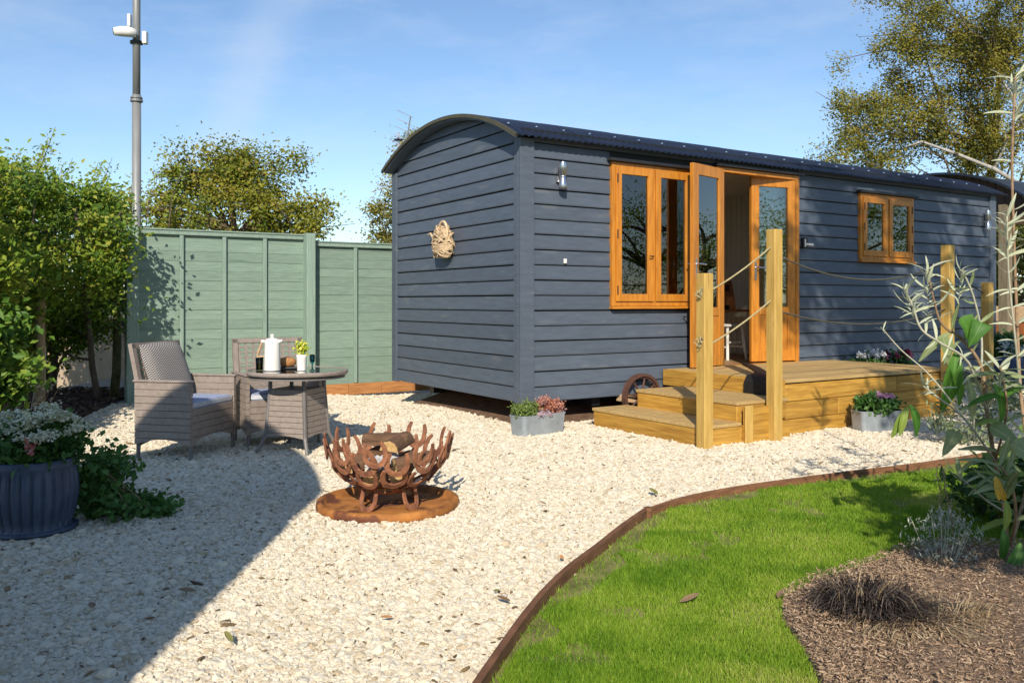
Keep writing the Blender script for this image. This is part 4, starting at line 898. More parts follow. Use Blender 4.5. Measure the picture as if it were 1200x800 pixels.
# ------------------------------------------------------------------ fire pit
FL = Vector((-.713, 4.94, 0))
fp = thing("fire_pit", "rusty fire bowl welded from horseshoes standing on a round orange tray", "fire pit", FL)
TR = .405
MB().lathe([(0, .010), (TR - .07, .010), (TR - .045, .014), (TR - .034, .046), (TR - .02, .053), (TR, .045), (TR + .004, .015), (TR - .01, -.01), (0, -.012)], 56).build("tray", m_corten_tray, fp, smooth=True)
def horseshoe(w=.064, h=.142, bar=.034, th=.012):
    pts = []; n_ = 14; path_ = []
    path_ = [(-w * .78, h), (-w * .98, h * .75)] + [(w * math.cos(PI + PI * i / n_), w * .95 + w * .95 * math.sin(PI + PI * i / n_)) for i in range(n_ + 1)] + [(w * .98, h * .75), (w * .78, h)]
    vs = []; m__ = len(path_)
    for i, p in enumerate(path_):
        a = path_[max(i - 1, 0)]; b = path_[min(i + 1, m__ - 1)]; d = Vector((b[0] - a[0], b[1] - a[1])).normalized(); nx_, ny_ = -d.y, d.x
        bw_ = bar * (.62 if i in (0, m__ - 1) else (.85 if i in (1, m__ - 2) else 1)) / 2
        for (s1, s2) in ((-1, -1), (1, -1), (1, 1), (-1, 1)): vs.append((p[0] + nx_ * bw_ * s1, th / 2 * s2 + p[0] ** 2 * 1.2, p[1] + ny_ * bw_ * s1))
    fs = [(i * 4 + k_, i * 4 + (k_ + 1) % 4, (i + 1) * 4 + (k_ + 1) % 4, (i + 1) * 4 + k_) for i in range(m__ - 1) for k_ in range(4)] + [(3, 2, 1, 0), tuple((m__ - 1) * 4 + k_ for k_ in range(4))]
    return MB().add(vs, fs)
hs_me = horseshoe().mesh("horseshoe", m_corten); BR = .355; BZ = .405
rows_ = [(-64, 7, .0), (-40, 10, .5), (-20, 12, 0), (-9, 9, .3)]
rj = random.Random(3)
for el, cnt, ph in rows_:
    for k_ in range(cnt):
        az = 2 * PI * (k_ + ph) / cnt + .3 + rj.uniform(-.04, .04); e = R(el)
        out = Vector((math.cos(e) * math.cos(az), math.cos(e) * math.sin(az), math.sin(e))); upv = Vector((-math.sin(e) * math.cos(az), -math.sin(e) * math.sin(az), math.cos(e))); rt = upv.cross(out)
        Mx = Matrix((( rt.x, -out.x, upv.x, 0), (rt.y, -out.y, upv.y, 0), (rt.z, -out.z, upv.z, 0), (0, 0, 0, 1)))
        o = bpy.data.objects.new("horseshoe", hs_me); COL.objects.link(o); o.parent = fp; bev(o, .003, 1)
        pos_ = Vector((0, 0, BZ)) + Vector((out.x, out.y, out.z * .86)) * (BR + rj.uniform(-.004, .006)) - upv * .06
        o.matrix_local = Matrix.Translation(pos_) @ Mx @ Matrix.Rotation(rj.uniform(-.32, .32), 4, 'Y')
        o.scale = (rj.uniform(.8, 1.0), 1, rj.uniform(.84, 1.0))
MB().lathe([(0, .120), (.10, .122), (.16, .150), (.155, .158), (.10, .132), (0, .130)], 32).build("bowl_base", m_corten, fp, smooth=True)
for k_ in range(4):
    az = R(45 + 90 * k_ + 12)
    o = bpy.data.objects.new("leg", hs_me); COL.objects.link(o); o.parent = fp; bev(o, .003, 1)
    out = Vector((math.cos(az), math.sin(az), 0)); rt = Vector((0, 0, 1)).cross(out)
    Mx = Matrix(((rt.x, -out.x, 0, 0), (rt.y, -out.y, 0, 0), (0, 0, 1, 0), (0, 0, 0, 1)))
    o.matrix_local = Matrix.Translation(out * .185 + Vector((0, 0, .014))) @ Mx @ Matrix.Rotation(R(-14), 4, 'X') @ Matrix.Diagonal((.78, 1, .98, 1))
def log(loc, d, L, r, label, split=True):
    d = Vector(d).normalized(); q = d.to_track_quat('Z', 'Y'); rl = random.Random(label)
    t = thing("firewood_log", label, "log", loc, 0, "firewood in the fire bowl"); t.rotation_mode = 'QUATERNION'; t.rotation_quaternion = q
    n_ = 12; a0, a1 = (0, PI * 1.05) if split else (0, 2 * PI); pr = []
    for i in range(n_ + 1):
        a = a0 + (a1 - a0) * i / n_; pr.append((r * (1 + rl.uniform(-.07, .07)) * math.cos(a), r * (1 + rl.uniform(-.07, .07)) * math.sin(a)))
    if not split: pr = pr[:-1]
    vs = [(x, y, 0) for x, y in pr] + [(x, y, L) for x, y in pr]; k_ = len(pr)
    MB().add(vs, [(i, (i + 1) % k_, k_ + (i + 1) % k_, k_ + i) for i in range(k_ - (1 if split else 0))]).build("bark", m_log_bark, t)
    c = MB(); c.add([(x * .995, y * .995, 0) for x, y in pr], [tuple(range(k_ - 1, -1, -1))]); c.add([(x * .995, y * .995, L) for x, y in pr], [tuple(range(k_))])
    if split: c.add([(pr[0][0], pr[0][1], 0), (pr[-1][0], pr[-1][1], 0), (pr[-1][0], pr[-1][1], L), (pr[0][0], pr[0][1], L)], [(0, 1, 2, 3)])
    c.build("cut_face", m_log_cut, t)
log(FL + Vector((-.15, .05, .36)), (1, -.05, .02), .26, .055, "broad split log lying across the top of the fire bowl")
log(FL + Vector((.02, -.12, .34)), (.3, 1, .1), .24, .055, "split log with orange face at the front of the bowl")
log(FL + Vector((.08, -.20, .22)), (.1, 1, .12), .30, .055, "round log with its cut end facing out low in the bowl", False)
log(FL + Vector((.06, -.19, .26)), (1, .5, .15), .24, .05, "short split log at the right side of the bowl")
log(FL + Vector((-.06, -.22, .20)), (.1, 1, .15), .34, .05, "round log with pale cut end at the bowl's middle", False)
log(FL + Vector((-.22, -.1, .22)), (.5, .7, .2), .3, .05, "split log leaning inside the left of the bowl")
pp_ = MB(); rp_ = random.Random(2)
for i in range(4):
    c_ = Vector((rp_.uniform(-.16, .02), rp_.uniform(-.2, -.05), rp_.uniform(.22, .36))); q_ = Euler((rp_.uniform(0, 3), rp_.uniform(0, 3), 0)).to_matrix()
    for k_ in range(3): pp_.add([c_ + q_ @ Vector((a_ * .04, b_ * .04, .012 * math.sin(a_ * 3 + k_))) for a_, b_ in ((-1, -1), (1, -.8), (.9, 1), (-.8, .7))], [(0, 1, 2), (0, 2, 3)])
    pp_.add([c_ + q_ @ Vector((a_ * .035, b_ * .04, .02 + .01 * b_)) for a_, b_ in ((-1, -1), (1, -1), (1, 1), (-1, 1))], [(0, 1, 2, 3)])
o = pp_.build("crumpled_paper", M("newspaper", (.45, .44, .45), (.6, .59, .6), rough=.9, scale=30, var=.25), None, loc=FL); o.scale = (1, 1, 1); tag(o, "crumpled pale newspaper tucked among the logs", "paper")

# ------------------------------------------------------------------ plants in containers
m_leaf_dark = leafmat("dark_ivy_leaf", [(.02, .06, .012), (.045, .115, .02), (.075, .17, .03), (.11, .22, .05)], .25)
m_leaf_mid = leafmat("fresh_leaf", [(.03, .09, .015), (.06, .16, .025), (.10, .22, .04)], .35)
m_sedum = leafmat("cream_sedum", [(.40, .42, .22), (.64, .62, .40), (.80, .76, .56), (.84, .79, .60)], .25)
m_heath = leafmat("orange_heather", [(.30, .10, .05), (.52, .19, .10), (.62, .30, .2), (.55, .32, .33)], .3)
m_white_fl = leafmat("white_petal", [(.7, .68, .66), (.8, .78, .76)], .3)
m_pink = leafmat("pink_petal", [(.45, .16, .36), (.62, .28, .50), (.72, .45, .55)], .3)
m_maroon = leafmat("maroon_leaf", [(.05, .008, .02), (.12, .015, .05), (.25, .03, .12)], .3)
m_soil = M("potting_soil", (.045, .03, .022), rough=.95, bump=.5)
pt = thing("round_planter", "dark blue ribbed barrel planter with cream flowering sedum", "planter", Vector((-2.46, 4.40, 0)))
pt.scale = (.95, .95, 1)
rib = lambda t, z: 1 - (.085 * math.exp(-(((t * 26 / (2 * PI)) % 1 - .5) / .13) ** 2) if .04 < z < .32 else 0)
MB().lathe([(0, 0), (.19, 0), (.205, .012), (.205, .03), (.192, .045), (.205, .08), (.222, .16), (.228, .22), (.222, .29), (.212, .33), (.214, .335), (.216, .375), (.206, .380), (.198, .372), (.196, .33), (.0, .33)], 208, wob=rib).build("pot", m_planter, pt, smooth=True)
MB().lathe([(.205, .02), (.222, .012), (.224, .03), (.207, .034)], 60).build("saucer_rim", m_planter, pt, smooth=True)
MB().disc((0, 0, .345), .195, 24).build("soil", m_soil, pt)
cl = clumps(60, (0, .02, .44), (.20, .20, .12)); pos, rb = cloud(cl, 60, .035); leaves("foliage", pos, .05, m_leaf_dark, pt, rndb=rb, width=.55)
hc = []; 
for i in range(34): a = random.uniform(0, 6.3); r_ = .24 * math.sqrt(random.random()); hc.append((r_ * math.cos(a), r_ * math.sin(a) + .02, (.60 + random.uniform(-.05, .055) - r_ * .3)))
hc = np.array(hc); pos = (hc[:, None, :] + RNG.normal(size=(len(hc), 150, 3)) * np.array([.030, .030, .009])).reshape(-1, 3); leaves("flower_heads", pos, .019, m_sedum, pt, up=1.5, width=.8)
stt = MB()
for h_ in hc: stt.tube([(h_[0] * .4, h_[1] * .4, .34), (h_[0] * .8, h_[1] * .8, .48), tuple(h_)], .004, 5)
stt.build("stems", m_leaf_dark, pt)
pk = RNG.normal(size=(26, 3)) * .014 + np.array([.10, -.19, .46]); leaves("pink_flower", pk, .03, leafmat("coral_petal", [(.55, .18, .16), (.7, .3, .28)], .3), pt, width=.7)
gw = RNG.normal(size=(60, 3)) * np.array([.03, .03, .02]) + np.array([-.14, -.17, .43]); leaves("silver_leaves", gw, .05, leafmat("silver_leaf", [(.4, .45, .42), (.6, .64, .6)], .2), pt, width=.4)
iv = thing("ivy_plant", "dark green trailing ivy spilling beside the blue planter onto gravel", "ivy", Vector((-2.18, 4.72, 0)))
cl = np.concatenate([clumps(34, (-.04, 0, .20), (.13, .16, .17), zmin=.02), clumps(16, (.02, -.05, .07), (.22, .18, .06), zmin=.02), clumps(8, (.14, -.03, .03), (.18, .08, .03), zmin=.01)]); pos, rb = cloud(cl, 60, .038); pos = pos[pos[:, 2] > .004]; rb = RNG.uniform(.1, .9, len(pos)); leaves("foliage", pos, .036, m_leaf_dark, iv, rndb=rb + .25, width=.85)
vm = MB()
for c_ in cl[::3]: vm.tube(bend((-.1, -.1, .3), c_, 4, .1, .1), .003, 4)
vm.build("vines", m_stem, iv)
def trough(loc, rz, L, Wd, h, label):
    t = thing("zinc_trough", label, "planter", loc, rz, "zinc planting troughs"); tp_ = .93; mb = MB()
    def ring(l, w, z, n_=6, rr=.035):
        out = []
        for (sx, sy, a0_) in ((1, -1, -PI / 2), (1, 1, 0), (-1, 1, PI / 2), (-1, -1, PI)):
            for i in range(n_ + 1): a = a0_ + PI / 2 * i / n_; out.append((sx * (l / 2 - rr) + rr * math.cos(a), sy * (w / 2 - rr) + rr * math.sin(a), z))
        return out
    rg = [ring(L * tp_, Wd * tp_, 0), ring(L * tp_ + .002, Wd * tp_ + .002, .012), ring(L * .995, Wd * .995, h - .015), ring(L * 1.015, Wd * 1.02, h - .012), ring(L * 1.015, Wd * 1.02, h), ring(L * .96, Wd * .96, h), ring(L * .94, Wd * .94, h - .04)]
    k_ = len(rg[0]); vs = [p for r_ in rg for p in r_]; fs = [tuple(range(k_ - 1, -1, -1)), tuple((len(rg) - 1) * k_ + i for i in range(k_))]
    fs += [(r_ * k_ + i, r_ * k_ + (i + 1) % k_, (r_ + 1) * k_ + (i + 1) % k_, (r_ + 1) * k_ + i) for r_ in range(len(rg) - 1) for i in range(k_)]
    mb.add(vs, fs).build("trough_body", m_galv, t, smooth=False); return t
A, B = P(602, 514), P(658, 506); mid = (A + B) / 2
t1_ = trough(mid + Vector((.0, .09, 0)), math.atan2(B.y - A.y, B.x - A.x), .53, .20, .185, "pale zinc trough of green and orange heathers below the hut corner")
cl = clumps(26, (-.15, 0, .22), (.13, .085, .075)); pos, rb = cloud(cl, 70, .022); leaves("green_foliage", pos, .026, leafmat("sage_sprig", [(.10, .16, .03), (.2, .28, .06), (.32, .38, .13)], .3), t1_, width=.4, outdir=np.array([0, 0, .7]))
cl = clumps(26, (.13, 0, .23), (.14, .09, .085)); pos, rb = cloud(cl, 70, .022); leaves("orange_foliage", pos, .022, m_heath, t1_, width=.5, rndb=rb, outdir=np.array([0, 0, .7]))
cl = clumps(8, (.0, -.09, .185), (.1, .03, .02)); pos, rb = cloud(cl, 40, .014); leaves("lilac_flowers", pos, .016, leafmat("dusty_lilac", [(.5, .36, .42), (.66, .5, .55)], .3), t1_, width=.7)
A, B = P(1004, 506), P(1062, 507); 
t2_ = trough((A + B) / 2 + Vector((.0, .10, 0)), R(12), .43, .20, .19, "small zinc trough of pink flowers standing against the deck face")
cl = clumps(40, (0, 0, .24), (.19, .10, .08)); pos, rb = cloud(cl, 60, .025); leaves("foliage", pos, .045, m_leaf_dark, t2_, rndb=rb, width=.6)
cl = clumps(12, (.04, -.04, .315), (.12, .06, .025)); pos, rb = cloud(cl, 26, .014); leaves("flowers", pos, .022, m_pink, t2_, rndb=rb, width=.8)
# bedding plants behind the deck
for (u, v, lab, mt_, nm) in ((4.75, -.30, "low plants with white flowers against the hut wall behind the deck", m_white_fl, "white flowering plant"), (5.25, -.32, "maroon-leaved plants against the hut wall behind the deck", m_maroon, "maroon plant")):
    q = thing("bedding_plant", lab, "plant", H(u, v, 0), HROT)
    cl = clumps(30, (0, 0, .38), (.34, .12, .16)); pos, rb = cloud(cl, 45, .04); leaves("foliage", pos, .05, m_leaf_dark, q, width=.5)
    cl = clumps(11, (0, -.04, .55), (.28, .08, .03)); pos, rb = cloud(cl, 30, .02); leaves("flowers", pos, .03, mt_, q, width=.8)
    sm_ = MB()
    for c_ in cl: sm_.tube([(c_[0] * .5, c_[1] * .5, 0), tuple(c_)], .005, 4)
    sm_.build("stems", m_leaf_dark, q)

# blue ribbed planter far right
bp_ = thing("blue_planter", "ribbed blue planter with bushy green plant at far right", "planter", P(1188, 452) + Vector((0, .2, 0)))
rib2 = lambda t, z: 1 + .03 * abs(math.cos(t * 12))
MB().lathe([(0, 0), (.27, 0), (.30, .36), (.315, .37), (.315, .40), (.28, .40), (.27, .34), (0, .34)], 96, wob=rib2).build("pot", M("blue_pot", (.04, .075, .16), rough=.45, scale=6, var=.2), bp_, smooth=True)
cl = clumps(40, (0, 0, .52), (.34, .28, .18)); pos, rb = cloud(cl, 60, .05); leaves("foliage", pos, .06, m_leaf_dark, bp_, rndb=rb)
cl = clumps(9, (.05, -.25, .55), (.25, .06, .12)); pos, rb = cloud(cl, 30, .03); leaves("silver_leaves", pos, .07, leafmat("silver_grey_leaf", [(.35, .40, .38), (.58, .62, .6)], .2), bp_, width=.35)

# ------------------------------------------------------------------ trees and hedge
def tree(name, label, loc, cl, per, sig, size, lm, bm, trunk, rad=.09, nl=26, cat="tree", group=None, twigs=0, droop=.1, width=.55, trunkname="trunk", sag=.12):
    t = thing(name, label, cat, loc, 0, group)
    pos, rb = cloud(cl, per, sig); leaves("crown", pos, size, lm, t, rndb=rb, droop=droop, width=width)
    tk = MB(); tp_ = [Vector(p) for p in trunk]; m_ = len(tp_); tk.tube(tp_, [rad * (1 - .75 * i / (m_ - 1)) for i in range(m_)], 10)
    o = tk.build(trunkname, bm, t, smooth=True)
    lb = MB(); sel = cl[RNG.permutation(len(cl))[:nl]]
    for c_ in sel:
        c_ = Vector(c_); below = [p for p in tp_ if p.z < c_.z] or tp_[:1]; a = below[-1] if random.random() < .6 else random.choice(below[-3:])
        L = (c_ - a).length; lb.tube(bend(a, c_, 5, sag, .1), [rad * .38 * (1 - .8 * i / 5) for i in range(6)], 5)
    for i in range(twigs):
        c_ = Vector(cl[random.randrange(len(cl))]); d = Vector((random.gauss(0, 1), random.gauss(0, 1), random.gauss(.2, .7))) * sig * 1.6; lb.tube([c_, c_ + d * .5 + Vector((0, 0, -.05 * sig)), c_ + d], [.012, .008, .004], 4)
    lb.build("branches", bm, t); return t
m_hedge = leafmat("hedge_leaf", [(.05, .11, .012), (.11, .20, .018), (.20, .30, .026), (.30, .36, .035), (.40, .38, .06)], .4)
m_olive = leafmat("autumn_olive_leaf", [(.07, .11, .012), (.15, .185, .018), (.24, .25, .022), (.33, .31, .03), (.33, .25, .04)], .4)
m_birch = leafmat("birch_leaf", [(.09, .10, .02), (.16, .165, .025), (.25, .235, .03), (.35, .31, .045), (.27, .18, .04)], .4)
m_lime = leafmat("yellow_green_leaf", [(.10, .13, .02), (.20, .22, .04), (.34, .33, .08)], .45)
# hedge of tall shrubs along the left side
hed = [(-5.35, 7.3, 2.30, 1.0, .95), (-5.75, 9.0, 2.42, 1.05, 1.1), (-5.85, 10.9, 2.45, .95, 1.1), (-5.2, 12.2, 2.55, .85, .9)]
hlab = ["dense green hedge shrub nearest the blue planter", "tall green hedge shrub behind the wooden stake", "tall hedge shrub left of the gap by the fence", "hedge shrub leaning over the fence's left end"]
for i, (x, y, ht, rx, ry) in enumerate(hed):
    cl = np.concatenate([clumps(150, (0, 0, ht * .60), (rx, ry, ht * .40)), clumps(26, (.2, -.2, ht * .98), (rx * .8, ry * .8, .18))]); 
    if i >= 2:   # the gap at the foot of the fence stays open
        cl = cl[~((cl[:, 0] + x > -.445 * (cl[:, 1] + y) - .35) & (cl[:, 2] < 1.15))]
    if i == 3: cl = np.concatenate([cl, np.stack([RNG.uniform(-4.75, -4.30, 26) - x, RNG.uniform(9.1, 9.9, 26) - y, RNG.uniform(1.05, 2.1, 26)], 1)])
    cl = cl[(cl[:, 0] + x) / (cl[:, 1] + y) < -.462]
    wis = []
    for k_ in range(7 if i < 3 else 4):
        bx_, by_ = random.uniform(-rx, rx) * .9, random.uniform(-ry, ry) * .6
        for q in range(4): wis.append((bx_ + q * .05, by_, ht + .05 + q * .13))
    tr_ = tree("hedge_shrub", hlab[i], (x, y, 0), cl, 165, .135, .062, m_hedge, m_bark, [(0, 0, 0), (.05, 0, ht * .3), (-.05, .05, ht * .6), (0, 0, ht * .8)], .055, 40, "shrub", "tall shrubs of the left hedge")
    wis = np.array(wis); pos, rb = cloud(wis, 18, .055); leaves("upright_shoots", pos, .05, m_hedge, tr_, rndb=np.full(len(pos), .7))
    sh_ = MB()
    for k_ in range(0, len(wis), 4): sh_.tube([wis[k_] - np.array([.05, 0, .5]), wis[k_], wis[k_ + 3] + np.array([.03, 0, .1])], [.009, .007, .002], 4)
    sh_.build("shoots", m_bark, tr_)
lo = tree("low_shrub", "low bright green shrub beneath the hedge at the left edge", (-4.55, 7.0, 0), clumps(85, (0, 0, .72), (.55, .6, .55)), 110, .10, .075, leafmat("bright_leaf", [(.03, .085, .012), (.07, .16, .02), (.14, .26, .03), (.26, .34, .05)], .4), m_bark, [(0, 0, 0), (0, 0, .5), (.05, 0, 1.0)], .03, 20, "shrub")
for (x, y, x2, y2, h_, r_, lab, mm_, nm) in ((-4.72, 10.15, -4.70, 10.2, 2.2, .055, "mossy upright sapling against the fence's left end", m_bark_moss, "bare_sapling"), (-4.82, 10.0, -5.25, 10.3, 2.3, .038, "thin dark sapling leaning left beside the mossy one", m_bark, "bare_sapling"), (-5.05, 9.1, -5.0, 9.15, 1.4, .06, "grey bare sapling stem behind the stake", m_bark_pale, "bare_sapling"), (-5.3, 9.2, -5.5, 9.3, 1.5, .05, "dark bare sapling left of the grey one", m_bark, "bare_sapling")):
    t_ = thing(nm, lab, "sapling", (x, y, 0)); mb = MB(); mb.tube(bend((0, 0, 0), (x2 - x, y2 - y, h_), 6, .0, .05), [r_ * (1 - .08 * i) for i in range(7)], 10); mb.build("trunk", mm_, t_, smooth=True)
    if 'thin' in lab:
        mb = MB()
        for k_ in range(5): mb.tube(bend((-.1 - .02 * k_, .05, .5 + .22 * k_), (-.75 + .25 * k_, .2, .75 + .28 * k_), 4, -.15, .2), [.018, .014, .01, .007, .004], 5)
        mb.build("branch", m_bark, t_)
sk = MB().tube([(0, 0, -.1), (0, 0, 1.34), (0, 0, 1.355)], [.045, .043, .036], 14).build("timber_stake", m_stake, None, loc=(-4.92, 8.95, 0), smooth=False); tag(sk, "round wooden stake standing in the hedge bed", "stake")
bw_ = thing("garden_wall", "low beige rendered wall glimpsed through the hedge gap", "wall", (-7.6, 13.2, 0)); MB().bx((-3.5, -.12, -.2), (2.2, .12, .86)).build("wall_face", m_render, bw_); MB().bx((-3.52, -.15, .862), (2.22, .15, .91)).build("coping", m_render, bw_)
# ferny bed plants at the hedge foot
fp2 = thing("bed_plant", "pale dry flowering stems in the dark hedge bed", "plant", (-4.55, 8.0, .03)); cl = clumps(18, (0, 0, .3), (.3, .35, .2)); pos, rb = cloud(cl, 22, .05); leaves("dry_flowers", pos, .03, m_sedum, fp2); mb = MB()
for c_ in cl: mb.tube([(c_[0] * .4, c_[1] * .4, 0), tuple(c_)], .004, 4)
mb.build("stems", m_stem, fp2)
# olive-green tree beyond the fence
cl = np.concatenate([clumps(120, (0, 0, 2.6), (1.7, 1.3, 1.15)), clumps(34, (-.35, 0, 3.55), (.75, .6, .55)), clumps(26, (.95, 0, 3.0), (.95, .6, .45)), clumps(26, (-1.6, 0, 3.05), (.75, .6, .5)), clumps(14, (.35, 0, 3.5), (.5, .4, .4)), np.stack([RNG.uniform(-2.1, 1.6, 22), RNG.uniform(-.4, .4, 22), RNG.uniform(3.6, 4.15, 22)], 1) * np.array([.8, 1, 1])])
cl[:, 2] -= .10 * np.abs(cl[:, 0] + .3)
tree("round_tree", "rounded olive green tree rising behind the sage fence", (-5.25, 16.2, 0), cl, 125, .19, .07, m_olive, m_bark, [(0, 0, 0), (.1, 0, 1.2), (0, 0, 2.4), (-.1, 0, 3.4)], .14, 50, twigs=90)
# slim tree behind the hut's left end
cl = np.concatenate([clumps(50, (0, 0, 2.7), (.42, .5, 1.25)), clumps(26, (.45, 0, 4.15), (.40, .4, .55)), clumps(14, (-.35, 0, 2.4), (.3, .3, .9))])
tree("slim_tree", "slim autumn tree behind the hut's left end and aerial", (-2.38, 17.5, 0), cl, 110, .14, .06, m_birch, m_bark, [(0, 0, 0), (.1, 0, 1.8), (.2, 0, 3.2), (.4, 0, 4.3)], .06, 30, twigs=50)
# big birch at upper right
BT = Vector((12.4, 22, 0)); cl = []
rb_ = random.Random(11)
def drooping(cx, cy, rr, n_, dz):
    for i in range(n_):
        px_ = cx + rb_.gauss(0, rr * .5); py_ = cy + rb_.gauss(0, rr * .42); p = AT(px_, py_, 22 + rb_.gauss(0, 1.0)) - BT
        for k_ in range(3): cl.append((p.x + rb_.gauss(0, .12), p.y, p.z - k_ * dz))
for (cx, cy, rr, n_) in ((1120, 20, 80, 38), (1080, 60, 60, 26), (1160, 70, 70, 30), (1120, 120, 75, 36), (1040, 130, 60, 24), (1000, 120, 36, 12), (1060, 175, 60, 22), (1010, 175, 36, 9), (1150, 165, 60, 24), (1190, 20, 60, 22), (1180, -50, 90, 34), (1100, -40, 70, 24), (1230, 110, 60, 26), (1240, -10, 80, 30)): drooping(cx, cy, rr, n_, .17)
cl = np.array(cl)
bt = tree("birch_tree", "large drooping autumn birch behind the hut's right end", BT, cl, 84, .20, .074, m_birch, m_bark, [(0, 0, 0), (.05, 0, 2.5), (-.1, 0, 5), (.1, 0, 7), (.0, 0, 9.5)], .10, 70, twigs=220, droop=.6, sag=.1)
for pl_, rr_ in (([(1205, 222), (1165, 198), (1120, 180), (1080, 166), (1062, 172)], [.06, .05, .04, .028, .012]), ([(1165, 198), (1180, 165), (1172, 135)], [.035, .025, .012]), ([(1200, 150), (1185, 110), (1165, 80)], [.04, .03, .015])):
    MB().tube([AT(a, b, 20.9) - BT for a, b in pl_], rr_, 8).build("pale_limb", m_bark_pale, bt, smooth=True)
# shrubs under the shelter at far right
bk = [(11.9, 20.5, 1.7, "yellow green bush behind the timber shelter"), (13.6, 21.5, 1.7, "second yellow green bush right of the shelter"), (10.1, 21.5, 1.6, "yellow green bush hidden partly by the hut end")]
for x, y, r_, lab in bk: tree("background_bush", lab, (x, y, 0), clumps(100, (0, 0, 1.85), (r_, r_ * .7, 1.75), zmin=.1), 90, .2, .10, m_lime, m_bark, [(0, 0, 0), (0, 0, 1), (0, 0, 2)], .08, 14, "bush", "bushes beyond the shelter")
# trees standing right of and behind the camera: they dapple the hut wall and mirror in its glass
tree("shade_tree", "tall leafy tree right of the lawn shading the hut's right end", (5.3, .7, 0), np.concatenate([clumps(74, (-.1, .8, 7.7), (2.3, 1.2, 1.7)), clumps(24, (-2.1, .8, 7.0), (.9, .6, 1.2)), clumps(30, (-1.0, .8, 4.4), (1.3, .6, .75))]), 95, .20, .11, m_olive, m_bark, [(0, 0, 0), (.05, .2, 2.5), (.1, .5, 5), (.2, .8, 8.2)], .15, 34)
for x, y, h_, lab in ((15, 12.6, 3.9, "green tree behind the shelter's right side"), (14.5, 5.0, 4.2, "green garden tree to the right of the lawn"), (16.5, .5, 4.9, "tall green tree at the garden's right side"), (17, 9.5, 4.4, "green tree right of the shelter")):
    tree("garden_tree", lab, (x, y, 0), clumps(60, (0, 0, h_ * .60), (1.9, 1.9, h_ * .36)), 130, .3, .075, m_hedge, m_bark, [(0, 0, 0), (0, 0, 2), (0, 0, h_ * .7)], .16, 24, group="trees on the garden's right side")

# ------------------------------------------------------------------ pole, camera, aerial
PX = AT(160, 0, 14); po = thing("camera_pole", "tall galvanised steel pole rising behind the hedge", "pole", (PX.x, 14, 0))
MB().tube([(0, 0, -.1), (0, 0, 4.55)], .070, 20).build("lower_tube", m_pole, po, smooth=True); MB().tube([(0, 0, 4.45), (0, 0, 7.4)], .060, 20).build("upper_tube", m_pole, po, smooth=True)
zr = AT(160, 117, 14).z; MB().lathe([(.07, -.035), (.098, -.035), (.098, .0), (.075, .0), (.075, .02), (.092, .02), (.092, .04), (.07, .04)], 20, c=(0, 0, zr)).build("joint_collar", m_pole, po)
zc = AT(160, 43, 14).z; sc = thing("security_camera", "white bullet security camera strapped to the tall pole", "camera", (PX.x, 13.9, zc), 0)
MB().tube([(.06, -.05, 0), (-.05, -.09, .02), (-.16, -.13, .012), (-.25, -.16, .0)], [.065, .085, .08, .062], 16).build("camera_body", m_white, sc, smooth=True); MB().tube([(-.249, -.16, 0), (-.262, -.165, -.002)], .05, 14).build("lens", m_blackm, sc)
MB().box((.15, .08, -.03), (.07, .10, .20)).build("bracket_box", m_white, sc, bevel=.01); MB().lathe([(.07, -.02), (.10, -.02), (.10, .02), (.07, .02)], 18, c=(0, .1, -.10)).build("strap", m_blackm, sc)
wb2 = MB().box((0, 0, 0), (.05, .08, .20)).build("radio_box", m_white, None, loc=(PX.x - .10, 13.97, AT(160, 25, 14).z), bevel=.008); tag(wb2, "small white radio box on the pole above the camera", "radio unit")
ar_ = thing("tv_aerial", "metal television aerial on a mast behind the hut roof", "aerial", (AT(467, 200, 12.2).x, 12.2, 0))
q0 = Vector((AT(467, 200, 12.2).x, 12.2, 0)); MB().tube([(0, 0, -.1), (0, 0, AT(467, 155, 12.2).z)], .014, 8).build("mast", m_alum, ar_)
b0 = AT(474, 182, 12.2) - q0; b1 = AT(484, 142, 12.2) - q0 + Vector((.0, -.3, 0)); MB().tube([AT(473, 206, 12.2) - q0, b0, b1], .011, 6).build("boom", m_alum, ar_)
for k_ in range(6):
    t_ = k_ / 5; c_ = b0.lerp(b1, t_); MB().tube([c_ + Vector((-.19, -.02, .085)), c_ + Vector((.04, 0, -.015))], .005, 5).build("element", m_alum, ar_)
zc2 = AT(467, 164, 12.2).z; MB().tube([(-.06, 0, zc2), (.06, 0, zc2 + .0)], .018, 6).tube([(0, -.06, zc2 + .01), (.0, .06, zc2 + .01)], .014, 6).build("dipole_box", m_blackm, ar_)

# ------------------------------------------------------------------ open shelter at far right
shl = thing("timber_shelter", "open timber shelter with curved dark roof at far right", "shelter", H(0, 0, 0) * 0 + Vector((8.75, 14.5, 0)), HROT)
SWd, SL = 3.4, 4.5
def sarc(v): rr = (1.86 ** 2 + .66 ** 2) / (2 * .66); return 2.84 + .66 - rr + math.sqrt(rr ** 2 - (v - SWd / 2) ** 2)
m = 20; mb = MB(); pts = []
for j in range(m + 1):
    v = -.15 + (SWd + .3) * j / m
    for (x, dz) in ((-.25, 0), (SL, 0), (SL, .04), (-.25, .04)): pts.append((x, v, sarc(v) + dz))
mb.add(pts, [(j * 4 + k_, j * 4 + (k_ + 1) % 4, (j + 1) * 4 + (k_ + 1) % 4, (j + 1) * 4 + k_) for j in range(m) for k_ in range(4)] + [(0, 1, 2, 3), tuple(m * 4 + k_ for k_ in (3, 2, 1, 0))]); mb.build("roof", m_roof, shl)
